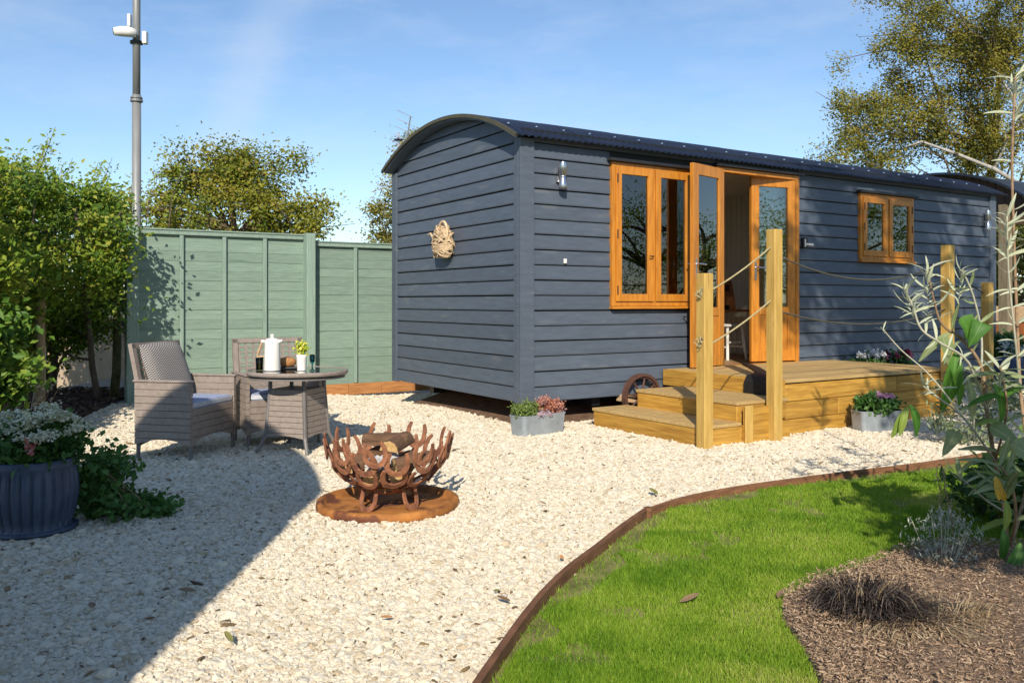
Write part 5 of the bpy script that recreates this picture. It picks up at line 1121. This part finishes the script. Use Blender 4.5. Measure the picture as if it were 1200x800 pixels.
for k_ in range(24):
    v0_ = k_ * SWd / 24; v1_ = (k_ + 1) * SWd / 24 - .006; mb = MB(); zt = min(sarc(v0_), sarc(v1_)) - .01
    mb.bx((.02, v0_, 2.62), (.045, v1_, zt)); mb.build("gable_board", m_gable, shl)
for (x, y) in ((.0, 0.40), (.0, SWd - .08), (SL - .2, .08), (SL - .2, SWd - .08)): MB().bx((x - .08, y - .08, -.05), (x + .08, y + .08, 2.86)).build("post", m_greypost, shl, bevel=.006)
MB().bx((-.0, .0, 2.50), (.018, SWd, 2.64)).build("tie_beam", m_gable, shl); MB().bx((-.03, SWd * .5, 2.7), (.01, SWd * .5 + .12, 3.5)).build("king_post", m_tan, shl)
MB().bx((.05, .0, 2.62), (SL - .2, .05, 2.84)).build("side_beam", m_gable, shl)
tub = thing("hot_tub", "red-brown timber panelled tub with tan rim under the shelter", "tub", Vector((9.9, 15.7, 0)), HROT)
for k_ in range(16):
    MB().bx((-1.0 + k_ * .125, -.9, 0), (-1.0 + k_ * .125 + .119, -.87, .82)).build("side_board", m_redwood, tub); MB().bx((-1.03, -.86 + k_ * .11, 0), (-1.0, -.86 + k_ * .11 + .104, .82)).build("side_board", m_redwood, tub)
MB().bx((-1.06, -.94, .822), (1.06, .94, 1.1)).build("rim", m_tan, tub, bevel=.02)

# ------------------------------------------------------------------ neighbouring hut (left of the frame; its shade falls over the terrace)
nh = thing("neighbour_hut", "dark blue hut with curved roof standing left of the camera", "hut", (-2.57, -1.0, 0))
NX = 1.15; prof = []
for i in range(33):
    x_ = math.cos(PI * i / 32); prof.append((NX * x_, 2.15 + 1.25 * (1 - abs(x_) ** 1.8)))
poly = [(NX, .25)] + prof + [(-NX, .25)]
T = Matrix(((1, 0, 0, 0), (0, 0, 1, -2.8), (0, 1, 0, 0), (0, 0, 0, 1))); MB().prism(poly, 5.52, T).build("walls", m_paint, nh)
mb = MB(); pts = []
for (x, z_) in prof:
    for (y, k_) in ((-2.86, 1.0), (2.79, 1.0), (2.79, 1.02), (-2.86, 1.02)): pts.append((x * k_ * 1.015, y, z_ + (k_ - 1) * 2 + .012))
mb.add(pts, [(j * 4 + k_, j * 4 + (k_ + 1) % 4, (j + 1) * 4 + (k_ + 1) % 4, (j + 1) * 4 + k_) for j in range(32) for k_ in range(4)]); mb.build("roof", m_roof, nh)
for k_ in range(13):
    MB().bx((-NX + .02, 2.722, .27 + k_ * .143), (NX - .02, 2.745, .27 + k_ * .143 + .13)).build("wall_board", m_paint, nh); MB().bx((NX + .001, -2.78, .27 + k_ * .143), (NX + .02, 2.70, .27 + k_ * .143 + .13)).build("wall_board", m_paint, nh)
for y in (-2, 2):
    for x in (-1, 1): MB().lathe([(.24, -.04), (.24, .04), (.2, .04), (.2, -.04), (.24, -.04)], 28).build("wheel", m_iron, nh, loc=(x * .95, y, .24), rot=(0, R(90), 0))

# ------------------------------------------------------------------ right-hand foreground planting
def lance(L, w, curl, fold=.25, seg=6, heart=False):
    vs = []; 
    for i in range(seg + 1):
        t = i / seg; ww = w * (math.sin(PI * min(t * .92 + .04, 1)) ** .8 if not heart else (1.05 * (1 - t) ** .6 * min(1, t * 5 + .3)))
        y = L * t; z_ = curl * L * t * t; vs += [(-ww / 2, y, z_ + fold * ww * .5), (0, y, z_), (ww / 2, y, z_ + fold * ww * .5)]
    fs = []
    for i in range(seg): a = i * 3; fs += [(a, a + 1, a + 4, a + 3), (a + 1, a + 2, a + 5, a + 4)]
    return MB().add(vs, fs)
def leafm2(name, c, c2, back=None, tr=.3):
    m, t, b = principled(name); L = t.links.new; oi = N(t, "ShaderNodeObjectInfo"); tcd = N(t, "ShaderNodeTexCoord"); nn = N(t, "ShaderNodeTexNoise"); nn.inputs['Scale'].default_value = 35; L(tcd.outputs['Object'], nn.inputs[0])
    ad = N(t, "ShaderNodeMath", operation='MULTIPLY_ADD'); ad.inputs[1].default_value = .6; L(oi.outputs['Random'], ad.inputs[0]); ad.inputs[2].default_value = -.3; a2_ = N(t, "ShaderNodeMath", operation='ADD'); L(ad.outputs[0], a2_.inputs[0]); L(nn.outputs[0], a2_.inputs[1])
    mxx = N(t, "ShaderNodeMixRGB"); mxx.inputs[1].default_value = col4(c); mxx.inputs[2].default_value = col4(c2); L(a2_.outputs[0], mxx.inputs[0])
    sx_ = N(t, "ShaderNodeSeparateXYZ"); L(tcd.outputs['Object'], sx_.inputs[0]); ax = N(t, "ShaderNodeMath", operation='ABSOLUTE'); L(sx_.outputs['X'], ax.inputs[0])
    mr = N(t, "ShaderNodeMapRange"); mr.inputs[1].default_value = .0006; mr.inputs[2].default_value = .0022; mr.inputs[3].default_value = .55; mr.inputs[4].default_value = 0; L(ax.outputs[0], mr.inputs[0])
    vy = N(t, "ShaderNodeMath", operation='MULTIPLY_ADD'); vy.inputs[1].default_value = -1.1; L(ax.outputs[0], vy.inputs[0]); L(sx_.outputs['Y'], vy.inputs[2]); pp = N(t, "ShaderNodeMath", operation='PINGPONG'); pp.inputs[1].default_value = .006; L(vy.outputs[0], pp.inputs[0])
    vr_ = N(t, "ShaderNodeMapRange"); vr_.inputs[1].default_value = 0; vr_.inputs[2].default_value = .0016; vr_.inputs[3].default_value = .28; vr_.inputs[4].default_value = 0; L(pp.outputs[0], vr_.inputs[0])
    mxv = N(t, "ShaderNodeMath", operation='MAXIMUM'); L(mr.outputs[0], mxv.inputs[0]); L(vr_.outputs[0], mxv.inputs[1])
    mv = N(t, "ShaderNodeMixRGB"); mv.inputs[2].default_value = col4(tuple(min(1, x * 1.5 + .08) for x in c2)); L(mxv.outputs[0], mv.inputs[0]); L(mxx.outputs[0], mv.inputs[1]); mxx = mv
    L(mxx.outputs[0], b.inputs['Base Color']); b.inputs['Roughness'].default_value = .55; trn = N(t, "ShaderNodeBsdfTranslucent"); L(mxx.outputs[0], trn.inputs[0]); ms = N(t, "ShaderNodeMixShader"); ms.inputs[0].default_value = tr; L(b.outputs[0], ms.inputs[1]); L(trn.outputs[0], ms.inputs[2]); L(ms.outputs[0], t.nodes['Material Output'].inputs[0]); return m
m_silver = leafm2("silvery_leaf", (.36, .40, .24), (.62, .64, .45)); m_sgreen = leafm2("grey_green_leaf", (.16, .23, .08), (.36, .40, .18)); m_bright = leafm2("bright_green_leaf", (.045, .16, .015), (.12, .28, .03), tr=.4); m_yel = leafm2("yellow_leaf", (.62, .36, .03), (.75, .5, .08)); m_yg = leafm2("yellow_green_leaf_large", (.20, .32, .04), (.34, .42, .08), tr=.4)
LM = {}
for nm, mt_, L_, w_, cu in (("silver_a", m_silver, .105, .017, .5), ("silver_b", m_silver, .085, .014, -.5), ("silver_c", m_silver, .13, .024, -.25), ("green_a", m_sgreen, .16, .036, -.45), ("green_b", m_sgreen, .13, .030, .3), ("yg", m_yg, .15, .042, -.5), ("bright", m_bright, .17, .055, -.6), ("yellow", m_yel, .17, .06, -.35)): LM[nm] = lance(L_, w_, cu).mesh("leaf", mt_, True)
LM["heart"] = lance(.115, .105, -.7, .45, 7, True).mesh("leaf", m_bright, True); LM["heart_g"] = lance(.13, .08, -.4, .3, 7, True).mesh("leaf", m_sgreen, True)
SB = Vector((2.33, 4.05, .03)); bud = thing("tall_shrub", "leggy silver leaved shrub with long stems in the right foreground bed", "shrub", SB)
def leaf(kind, pos, d, up=(0, 0, 1), s=1.0, roll=0, parent=None, base=None):
    d = Vector(d).normalized(); u_ = Vector(up); x = d.cross(u_); x = x.normalized() if x.length > 1e-4 else Vector((1, 0, 0)); z_ = x.cross(d)
    Mx = Matrix(((x.x, d.x, z_.x, 0), (x.y, d.y, z_.y, 0), (x.z, d.z, z_.z, 0), (0, 0, 0, 1)))
    o = bpy.data.objects.new("leaf", LM[kind]); COL.objects.link(o); o.parent = parent or bud
    o.matrix_local = Matrix.Translation(Vector(pos) - (SB if base is None else base)) @ Mx @ Matrix.Rotation(roll, 4, 'Y') @ Matrix.Scale(s, 4); return o
rs = random.Random(21)
def stem(pts, r0_, r1_, mat=None):
    w_ = [AT(*p) for p in pts]; sm = smooth_path(w_, 4); n_ = len(sm); MB().tube([p - SB for p in sm], [r0_ + (r1_ - r0_) * i / (n_ - 1) for i in range(n_)], 7).build("stem", mat or m_stem_pale, bud, smooth=True); return sm
def head(p, d, n_, kinds, s=1.0, spread=1.0):
    d = Vector(d).normalized()
    for i in range(n_):
        a = i * 2.4 + rs.uniform(-.3, .3); side = Vector((math.cos(a), math.sin(a) * .8, rs.uniform(-.25, .3))) * spread; leaf(rs.choice(kinds), Vector(p) - d * .012 * i * s, d * rs.uniform(.35, .9) + side * rs.uniform(.5, 1.0), (0, -.3, 1), s * rs.uniform(.7, 1.15), rs.uniform(-.5, .5))
def along(sm, i0, i1, step, kinds, s=1.0):
    for i in range(i0, min(i1, len(sm) - 1), step):
        d = (sm[i + 1] - sm[i]).normalized()
        for sd_ in (-1, 1):
            side = d.cross(Vector((0, -1, .2))).normalized() * sd_; leaf(rs.choice(kinds), sm[i], d * rs.uniform(.2, .7) + side + Vector((0, rs.uniform(-.5, .3), rs.uniform(-.3, .2))), (0, -.4, 1), s * rs.uniform(.75, 1.2), rs.uniform(-.6, .6))
SIL = ["silver_a", "silver_b", "silver_c"]; GRN = ["green_a", "green_b", "silver_c"]
mA = stem([(1178, 655, 4.05), (1178, 600, 4.05), (1166, 540, 4.1), (1156, 480, 4.15), (1150, 430, 4.2), (1128, 398, 4.2), (1104, 380, 4.2), (1094, 350, 4.2), (1087, 316, 4.2)], .012, .004, m_stem); head(mA[-1], (0, 0, 1), 24, SIL, .85); along(mA, 25, 32, 2, SIL, .75); along(mA, 6, 24, 2, GRN, 1.0)
mB = stem([(1156, 480, 4.15), (1135, 425, 4.05), (1104, 403, 4.0), (1080, 386, 4.0), (1070, 360, 4.0), (1060, 338, 4.0)], .007, .004); head(mB[-1], (-.3, 0, 1), 16, SIL, .8); along(mB, 3, 19, 2, SIL, .7)
mC = stem([(1150, 440, 4.2), (1150, 390, 4.3), (1140, 345, 4.3), (1127, 316, 4.3)], .006, .004); head(mC[-1], (.1, 0, 1), 20, SIL, .75); along(mC, 5, 11, 2, GRN, .8)
mD = stem([(1166, 540, 4.1), (1130, 490, 3.95), (1098, 465, 3.9), (1082, 452, 3.9)], .006, .004); head(mD[-1], (-.8, 0, .5), 8, SIL, .8)
mE = stem([(1130, 490, 3.95), (1090, 440, 4.0), (1056, 410, 4.0), (1035, 386, 4.0)], .004, .0025); head(mE[-1], (-.4, 0, 1), 4, SIL, .5)
mF = stem([(1178, 600, 4.05), (1156, 586, 3.9), (1138, 570, 3.85), (1122, 556, 3.85)], .005, .003); head(mF[-1], (-.5, 0, .8), 6, ["silver_c", "green_b"], .85)
mG = stem([(1178, 655, 4.05), (1205, 560, 4.2), (1196, 460, 4.4), (1192, 380, 4.5), (1189, 300, 4.5), (1186, 190, 4.5), (1190, 90, 4.5)], .010, .006, m_stem); along(mG, 10, 23, 2, SIL + ["silver_c"], 1.1); along(mG, 4, 10, 2, GRN, 1.1); head(mG[-1], (0, 0, 1), 18, SIL, 1.2)
mH = stem([(1196, 460, 4.4), (1190, 400, 4.3), (1182, 320, 4.3), (1180, 250, 4.3)], .006, .004); head(mH[-1], (0, 0, 1), 20, SIL, 1.0); along(mH, 3, 12, 1, SIL, 1)
mI = stem([(1178, 655, 4.05), (1190, 610, 3.8), (1186, 570, 3.75), (1172, 545, 3.75)], .008, .005, m_stem); head(mI[-1], (-.2, 0, .9), 14, ["green_a", "yg", "green_b"], .95); along(mI, 4, 11, 2, ["green_a", "green_b", "yg"], 1.0)
mJ = stem([(1166, 540, 4.1), (1180, 480, 4.0), (1172, 430, 4.0)], .006, .004, m_stem); along(mJ, 1, 8, 2, ["bright", "green_a", "yg"], 1.0); head(mJ[-1], (0, 0, 1), 12, ["green_a", "silver_c"], 1.0)
leaf("yellow", AT(1166, 558, 3.7), (.25, -.2, -1), (0, -1, .1), .62); leaf("yellow", AT(1172, 570, 3.7), (.3, .1, -.7), (0, -1, .1), .5, .4)
for (px_, py_, Y_, k_, d_, s_) in ((1064, 476, 4.0, "yg", (-.5, -.2, -.9), 1.0), (1066, 474, 4.0, "bright", (.5, -.2, -.9), .9), (1060, 478, 4.0, "yg", (-.2, -.4, -.9), .8), (1150, 378, 4.15, "heart", (-.55, -.5, -.7), .95), (1126, 372, 4.15, "heart", (.6, -.4, -.9), 1.0), (1120, 412, 4.05, "bright", (-.15, -.3, -1), 1.5), (1112, 425, 4.05, "bright", (.5, -.2, -.8), 1.2), (1135, 445, 4.0, "green_a", (.2, -.3, -1), 1.1), (1165, 450, 4.0, "bright", (.5, -.2, -.9), 1.1), (1178, 585, 3.75, "yg", (.1, -.3, -1), .9), (1175, 620, 3.75, "bright", (0, -.4, -.9), .8), (1196, 636, 3.7, "bright", (-.4, -.4, -.7), 1.1), (1190, 660, 3.7, "bright", (-.2, -.4, -.5), 1.0), (1160, 500, 4.0, "heart_g", (.6, -.4, -.3), 1.3), (1185, 520, 3.9, "heart_g", (.7, -.4, -.4), 1.5), (1120, 505, 4.1, "heart_g", (-.5, -.4, -.6), 1.0), (1105, 395, 4.2, "heart_g", (.3, -.3, -1), 1.0)):
    leaf(k_, AT(px_, py_, Y_), d_, (0, -.8, .6), s_)
tree("bed_shrub", "tall leafy shrub growing in the mulch bed just beyond the frame's right edge", (2.3, 1.0, .0), np.concatenate([clumps(26, (-.1, 0, 2.3), (.42, .3, .42)), clumps(10, (.2, -.1, 1.8), (.4, .3, .5)), clumps(16, (-.40, .0, 1.95), (.27, .25, .32))]), 60, .07, .07, m_leaf_mid, m_stem, [(0, 0, 0), (0, 0, .9), (-.05, 0, 1.9)], .02, 16, "shrub")
# under-planting beneath the shrub: dark leafy mass
ug_ = thing("ground_shrub", "dark green leafy undergrowth at the foot of the tall shrub", "shrub", (2.75, 4.45, .02)); cl = clumps(56, (.06, 0, .17), (.42, .38, .20), zmin=.03); pos, rb = cloud(cl, 36, .06); pos = pos[pos[:, 2] > 0]; leaves("foliage", pos, .075, leafmat("undergrowth_leaf", [(.025, .07, .012), (.06, .14, .022), (.11, .20, .04), (.20, .28, .10)], .3), ug_, width=.5)
mb = MB()
for c_ in cl[::5]: mb.tube([(c_[0] * .3, c_[1] * .3, 0), tuple(c_)], .005, 4)
mb.build("stems", m_stem, ug_)
us2 = thing("seedhead_shrub", "grey green feathery shrub right of the deck trough", "shrub", P(1150, 528) + Vector((.1, .3, 0))); cl = clumps(34, (0, 0, .3), (.42, .25, .28), zmin=.03); pos, rb = cloud(cl, 40, .07); leaves("foliage", pos, .06, leafmat("grey_green_sprig", [(.10, .14, .06), (.2, .25, .12), (.33, .36, .2)], .3), us2, width=.28, outdir=np.array([0, 0, .5]))
mb = MB()
for c_ in cl[::3]: mb.tube([(c_[0] * .3, c_[1] * .3, 0), tuple(c_)], .004, 4)
mb.build("stems", m_stem_pale, us2)
lv = thing("lavender_plant", "small pale grey lavender clump at the edge of the mulch bed", "plant", P(1112, 672) + Vector((0, .05, .02))); cl = clumps(40, (0, 0, .12), (.15, .10, .12), zmin=.01); pos, rb = cloud(cl, 15, .024); pos = pos[pos[:, 2] > 0]; leaves("foliage", pos, .022, leafmat("lavender_leaf", [(.18, .2, .14), (.36, .38, .28), (.55, .55, .45)], .25), lv, width=.3, outdir=np.array([0, 0, .8]))
mb = MB()
for c_ in cl[::2]: mb.tube([(c_[0] * .4, c_[1] * .4, 0), tuple(c_ * np.array([1, 1, 1.15]))], .002, 4)
mb.build("stems", m_stem_pale, lv)
for (px_, py_, Y_, lab) in ((1106, 655, 4.1, "dry brown flower stalk left of the two behind the lavender"), (1120, 655, 4.12, "dry brown flower stalk right of the two behind the lavender")):
    b_ = AT(px_, py_, Y_); b_.z = .02; q = thing("dry_stalk", lab, "plant", b_, 0, "dry stalks by the lavender"); tp_ = AT(px_ - 8 if px_ < 1110 else px_ - 16, 545, Y_) - b_
    pts = bend((0, 0, 0), tp_, 6, 0, .05); MB().tube(pts, [.004, .004, .0035, .003, .003, .002, .0015], 5).build("stem", m_stem, q)
    pos = np.array([list(pts[int(i % 6)].lerp(pts[int(i % 6) + 1], random.random())) for i in range(70)]) + RNG.normal(0, .007, (70, 3)); leaves("seed_pods", pos, .013, leafmat("seed_pod", [(.3, .22, .12), (.5, .42, .28)], .2), q, width=.5)
# dead grass tuft on the mulch
dg = thing("dead_grass_tuft", "dark dried ornamental grass tuft lying in the mulch bed", "grass tuft", P(1040, 742) + Vector((0, .06, .035)))
dg.scale = (1.28, 1.2, 1.2)
def strands(n_, mat, nm, rad, L0, L1, h0, h1, w_, off=(0, 0, 0), bias=(0, 0), flat=False):
    """arching strands that fountain out of the crown and fall to the mulch"""
    V = []; T_ = []
    for i in range(n_):
        a = rs.uniform(0, 6.3); q = rad * math.sqrt(rs.random()); L = rs.uniform(L0, L1) * (.6 + .4 * rs.random()); hh = rs.uniform(h0, h1); a2 = a + rs.gauss(0, .55)
        b0 = Vector((off[0] + q * math.cos(a) * 1.25, off[1] + q * math.sin(a), off[2])); dx, dy = math.cos(a2) + bias[0], math.sin(a2) * .8 + bias[1]; tend = rs.uniform(.62, 1.0); tw = rs.gauss(0, .35); pts = []
        for k_ in range(5):
            t = k_ / 4 * tend; z_ = hh * 4 * t * (1 - t) if not flat else hh * (1 - t)
            pts.append(b0 + Vector((L * (dx * t - dy * tw * t * t), L * (dy * t + dx * tw * t * t), max(z_, .004) + .008 + rs.uniform(-.003, .004))))
        sd_ = (pts[4] - pts[0]).cross(Vector((0, 0, 1))); sd_ = (sd_.normalized() if sd_.length > 1e-6 else Vector((1, 0, 0))) * w_ * rs.uniform(.6, 1.3); b = len(V)
        for k_ in range(5): f_ = (1, 1, .9, .6, .2)[k_]; V += [pts[k_] - sd_ * f_, pts[k_] + sd_ * f_]
        for k_ in range(4): c_ = b + k_ * 2; T_ += [(c_, c_ + 1, c_ + 3), (c_, c_ + 3, c_ + 2)]
    o = meshnp(nm, np.array([tuple(v) for v in V]), np.array(T_), mat, np.repeat(RNG.uniform(0, 1, n_), 8), dg); o['kind'] = 'stuff'
m_dead = leafmat("dead_grass", [(.012, .009, .008), (.03, .022, .018), (.06, .045, .035), (.20, .15, .12)], .1); m_straw = leafmat("straw", [(.26, .175, .09), (.42, .30, .16), (.56, .45, .28)], .2)
strands(1000, m_dead, "dark_strands", .085, .07, .15, .03, .085, .0016, (-.03, .03, 0)); strands(380, m_dead, "outer_strands", .07, .13, .22, .02, .06, .0014, (.0, .0, 0), (.25, -.3))
strands(45, m_straw, "top_wisps", .08, .1, .2, .05, .10, .0011, (-.02, .02, .01)); strands(240, m_straw, "straw_strands", .12, .07, .16, .008, .03, .0014, (.05, -.10, 0), (.2, -.2), True); strands(130, m_straw, "straw_wisps", .07, .06, .14, .01, .05, .0014, (.20, -.02, 0))

# ------------------------------------------------------------------ fallen leaves and twigs
LV = lance(.075, .03, .25, .5, 5); LF = {}
for nm, c, c2 in (("brown", (.16, .09, .045), (.27, .17, .09)), ("olive", (.19, .18, .04), (.30, .27, .08)), ("orange", (.42, .17, .06), (.5, .26, .1))): LF[nm] = lance(.075, .034, .3, .5, 5).mesh("fallen_leaf", leafm2("fallen_" + nm, c, c2, tr=.1), True)
FLV = [(770, 579, "olive", 1.25, .3, "olive fallen leaf on gravel near the edging peg"), (797, 705, "brown", 1.1, -1.2, "long brown curled leaf lying on the lawn's middle"), (598, 704, "brown", .8, 1.0, "brown leaf on gravel beside the near edging"), (272, 752, "olive", .75, .8, "olive leaf at the sunlit edge of the big shadow"), (912, 700, "brown", .9, -.6, "curled brown leaf where lawn meets the mulch"), (460, 722, "orange", .6, 2.0, "rusty leaf on sunlit gravel left of the edging"), (107, 712, "brown", .8, .4, "brown leaf on shaded gravel below the planter"), (585, 690, "olive", .5, 2.6, "small olive leaf close to the near edging"), (230, 692, "brown", .9, 1.7, "dark curled leaf in the shaded gravel centre"), (833, 600, "olive", .5, .6, "small pale leaf on the lawn's far side"), (660, 655, "orange", .5, .2, "little rusty leaf near the curved edging"), (735, 540, "brown", .5, 2.2, "brown leaf on gravel before the steps"), (640, 590, "brown", .55, 1.1, "brown leaf on open gravel right of the fire pit")]
for px_, py_, k_, s_, a_, lab in FLV:
    p = P(px_, py_, .03); o = bpy.data.objects.new("fallen_leaf", LF[k_]); COL.objects.link(o); o.location = p; o.rotation_euler = (random.uniform(-.3, .1), random.uniform(-.3, .3), a_); o.scale = (s_, s_, s_); tag(o, lab, "leaf", "fallen leaves on gravel and lawn")
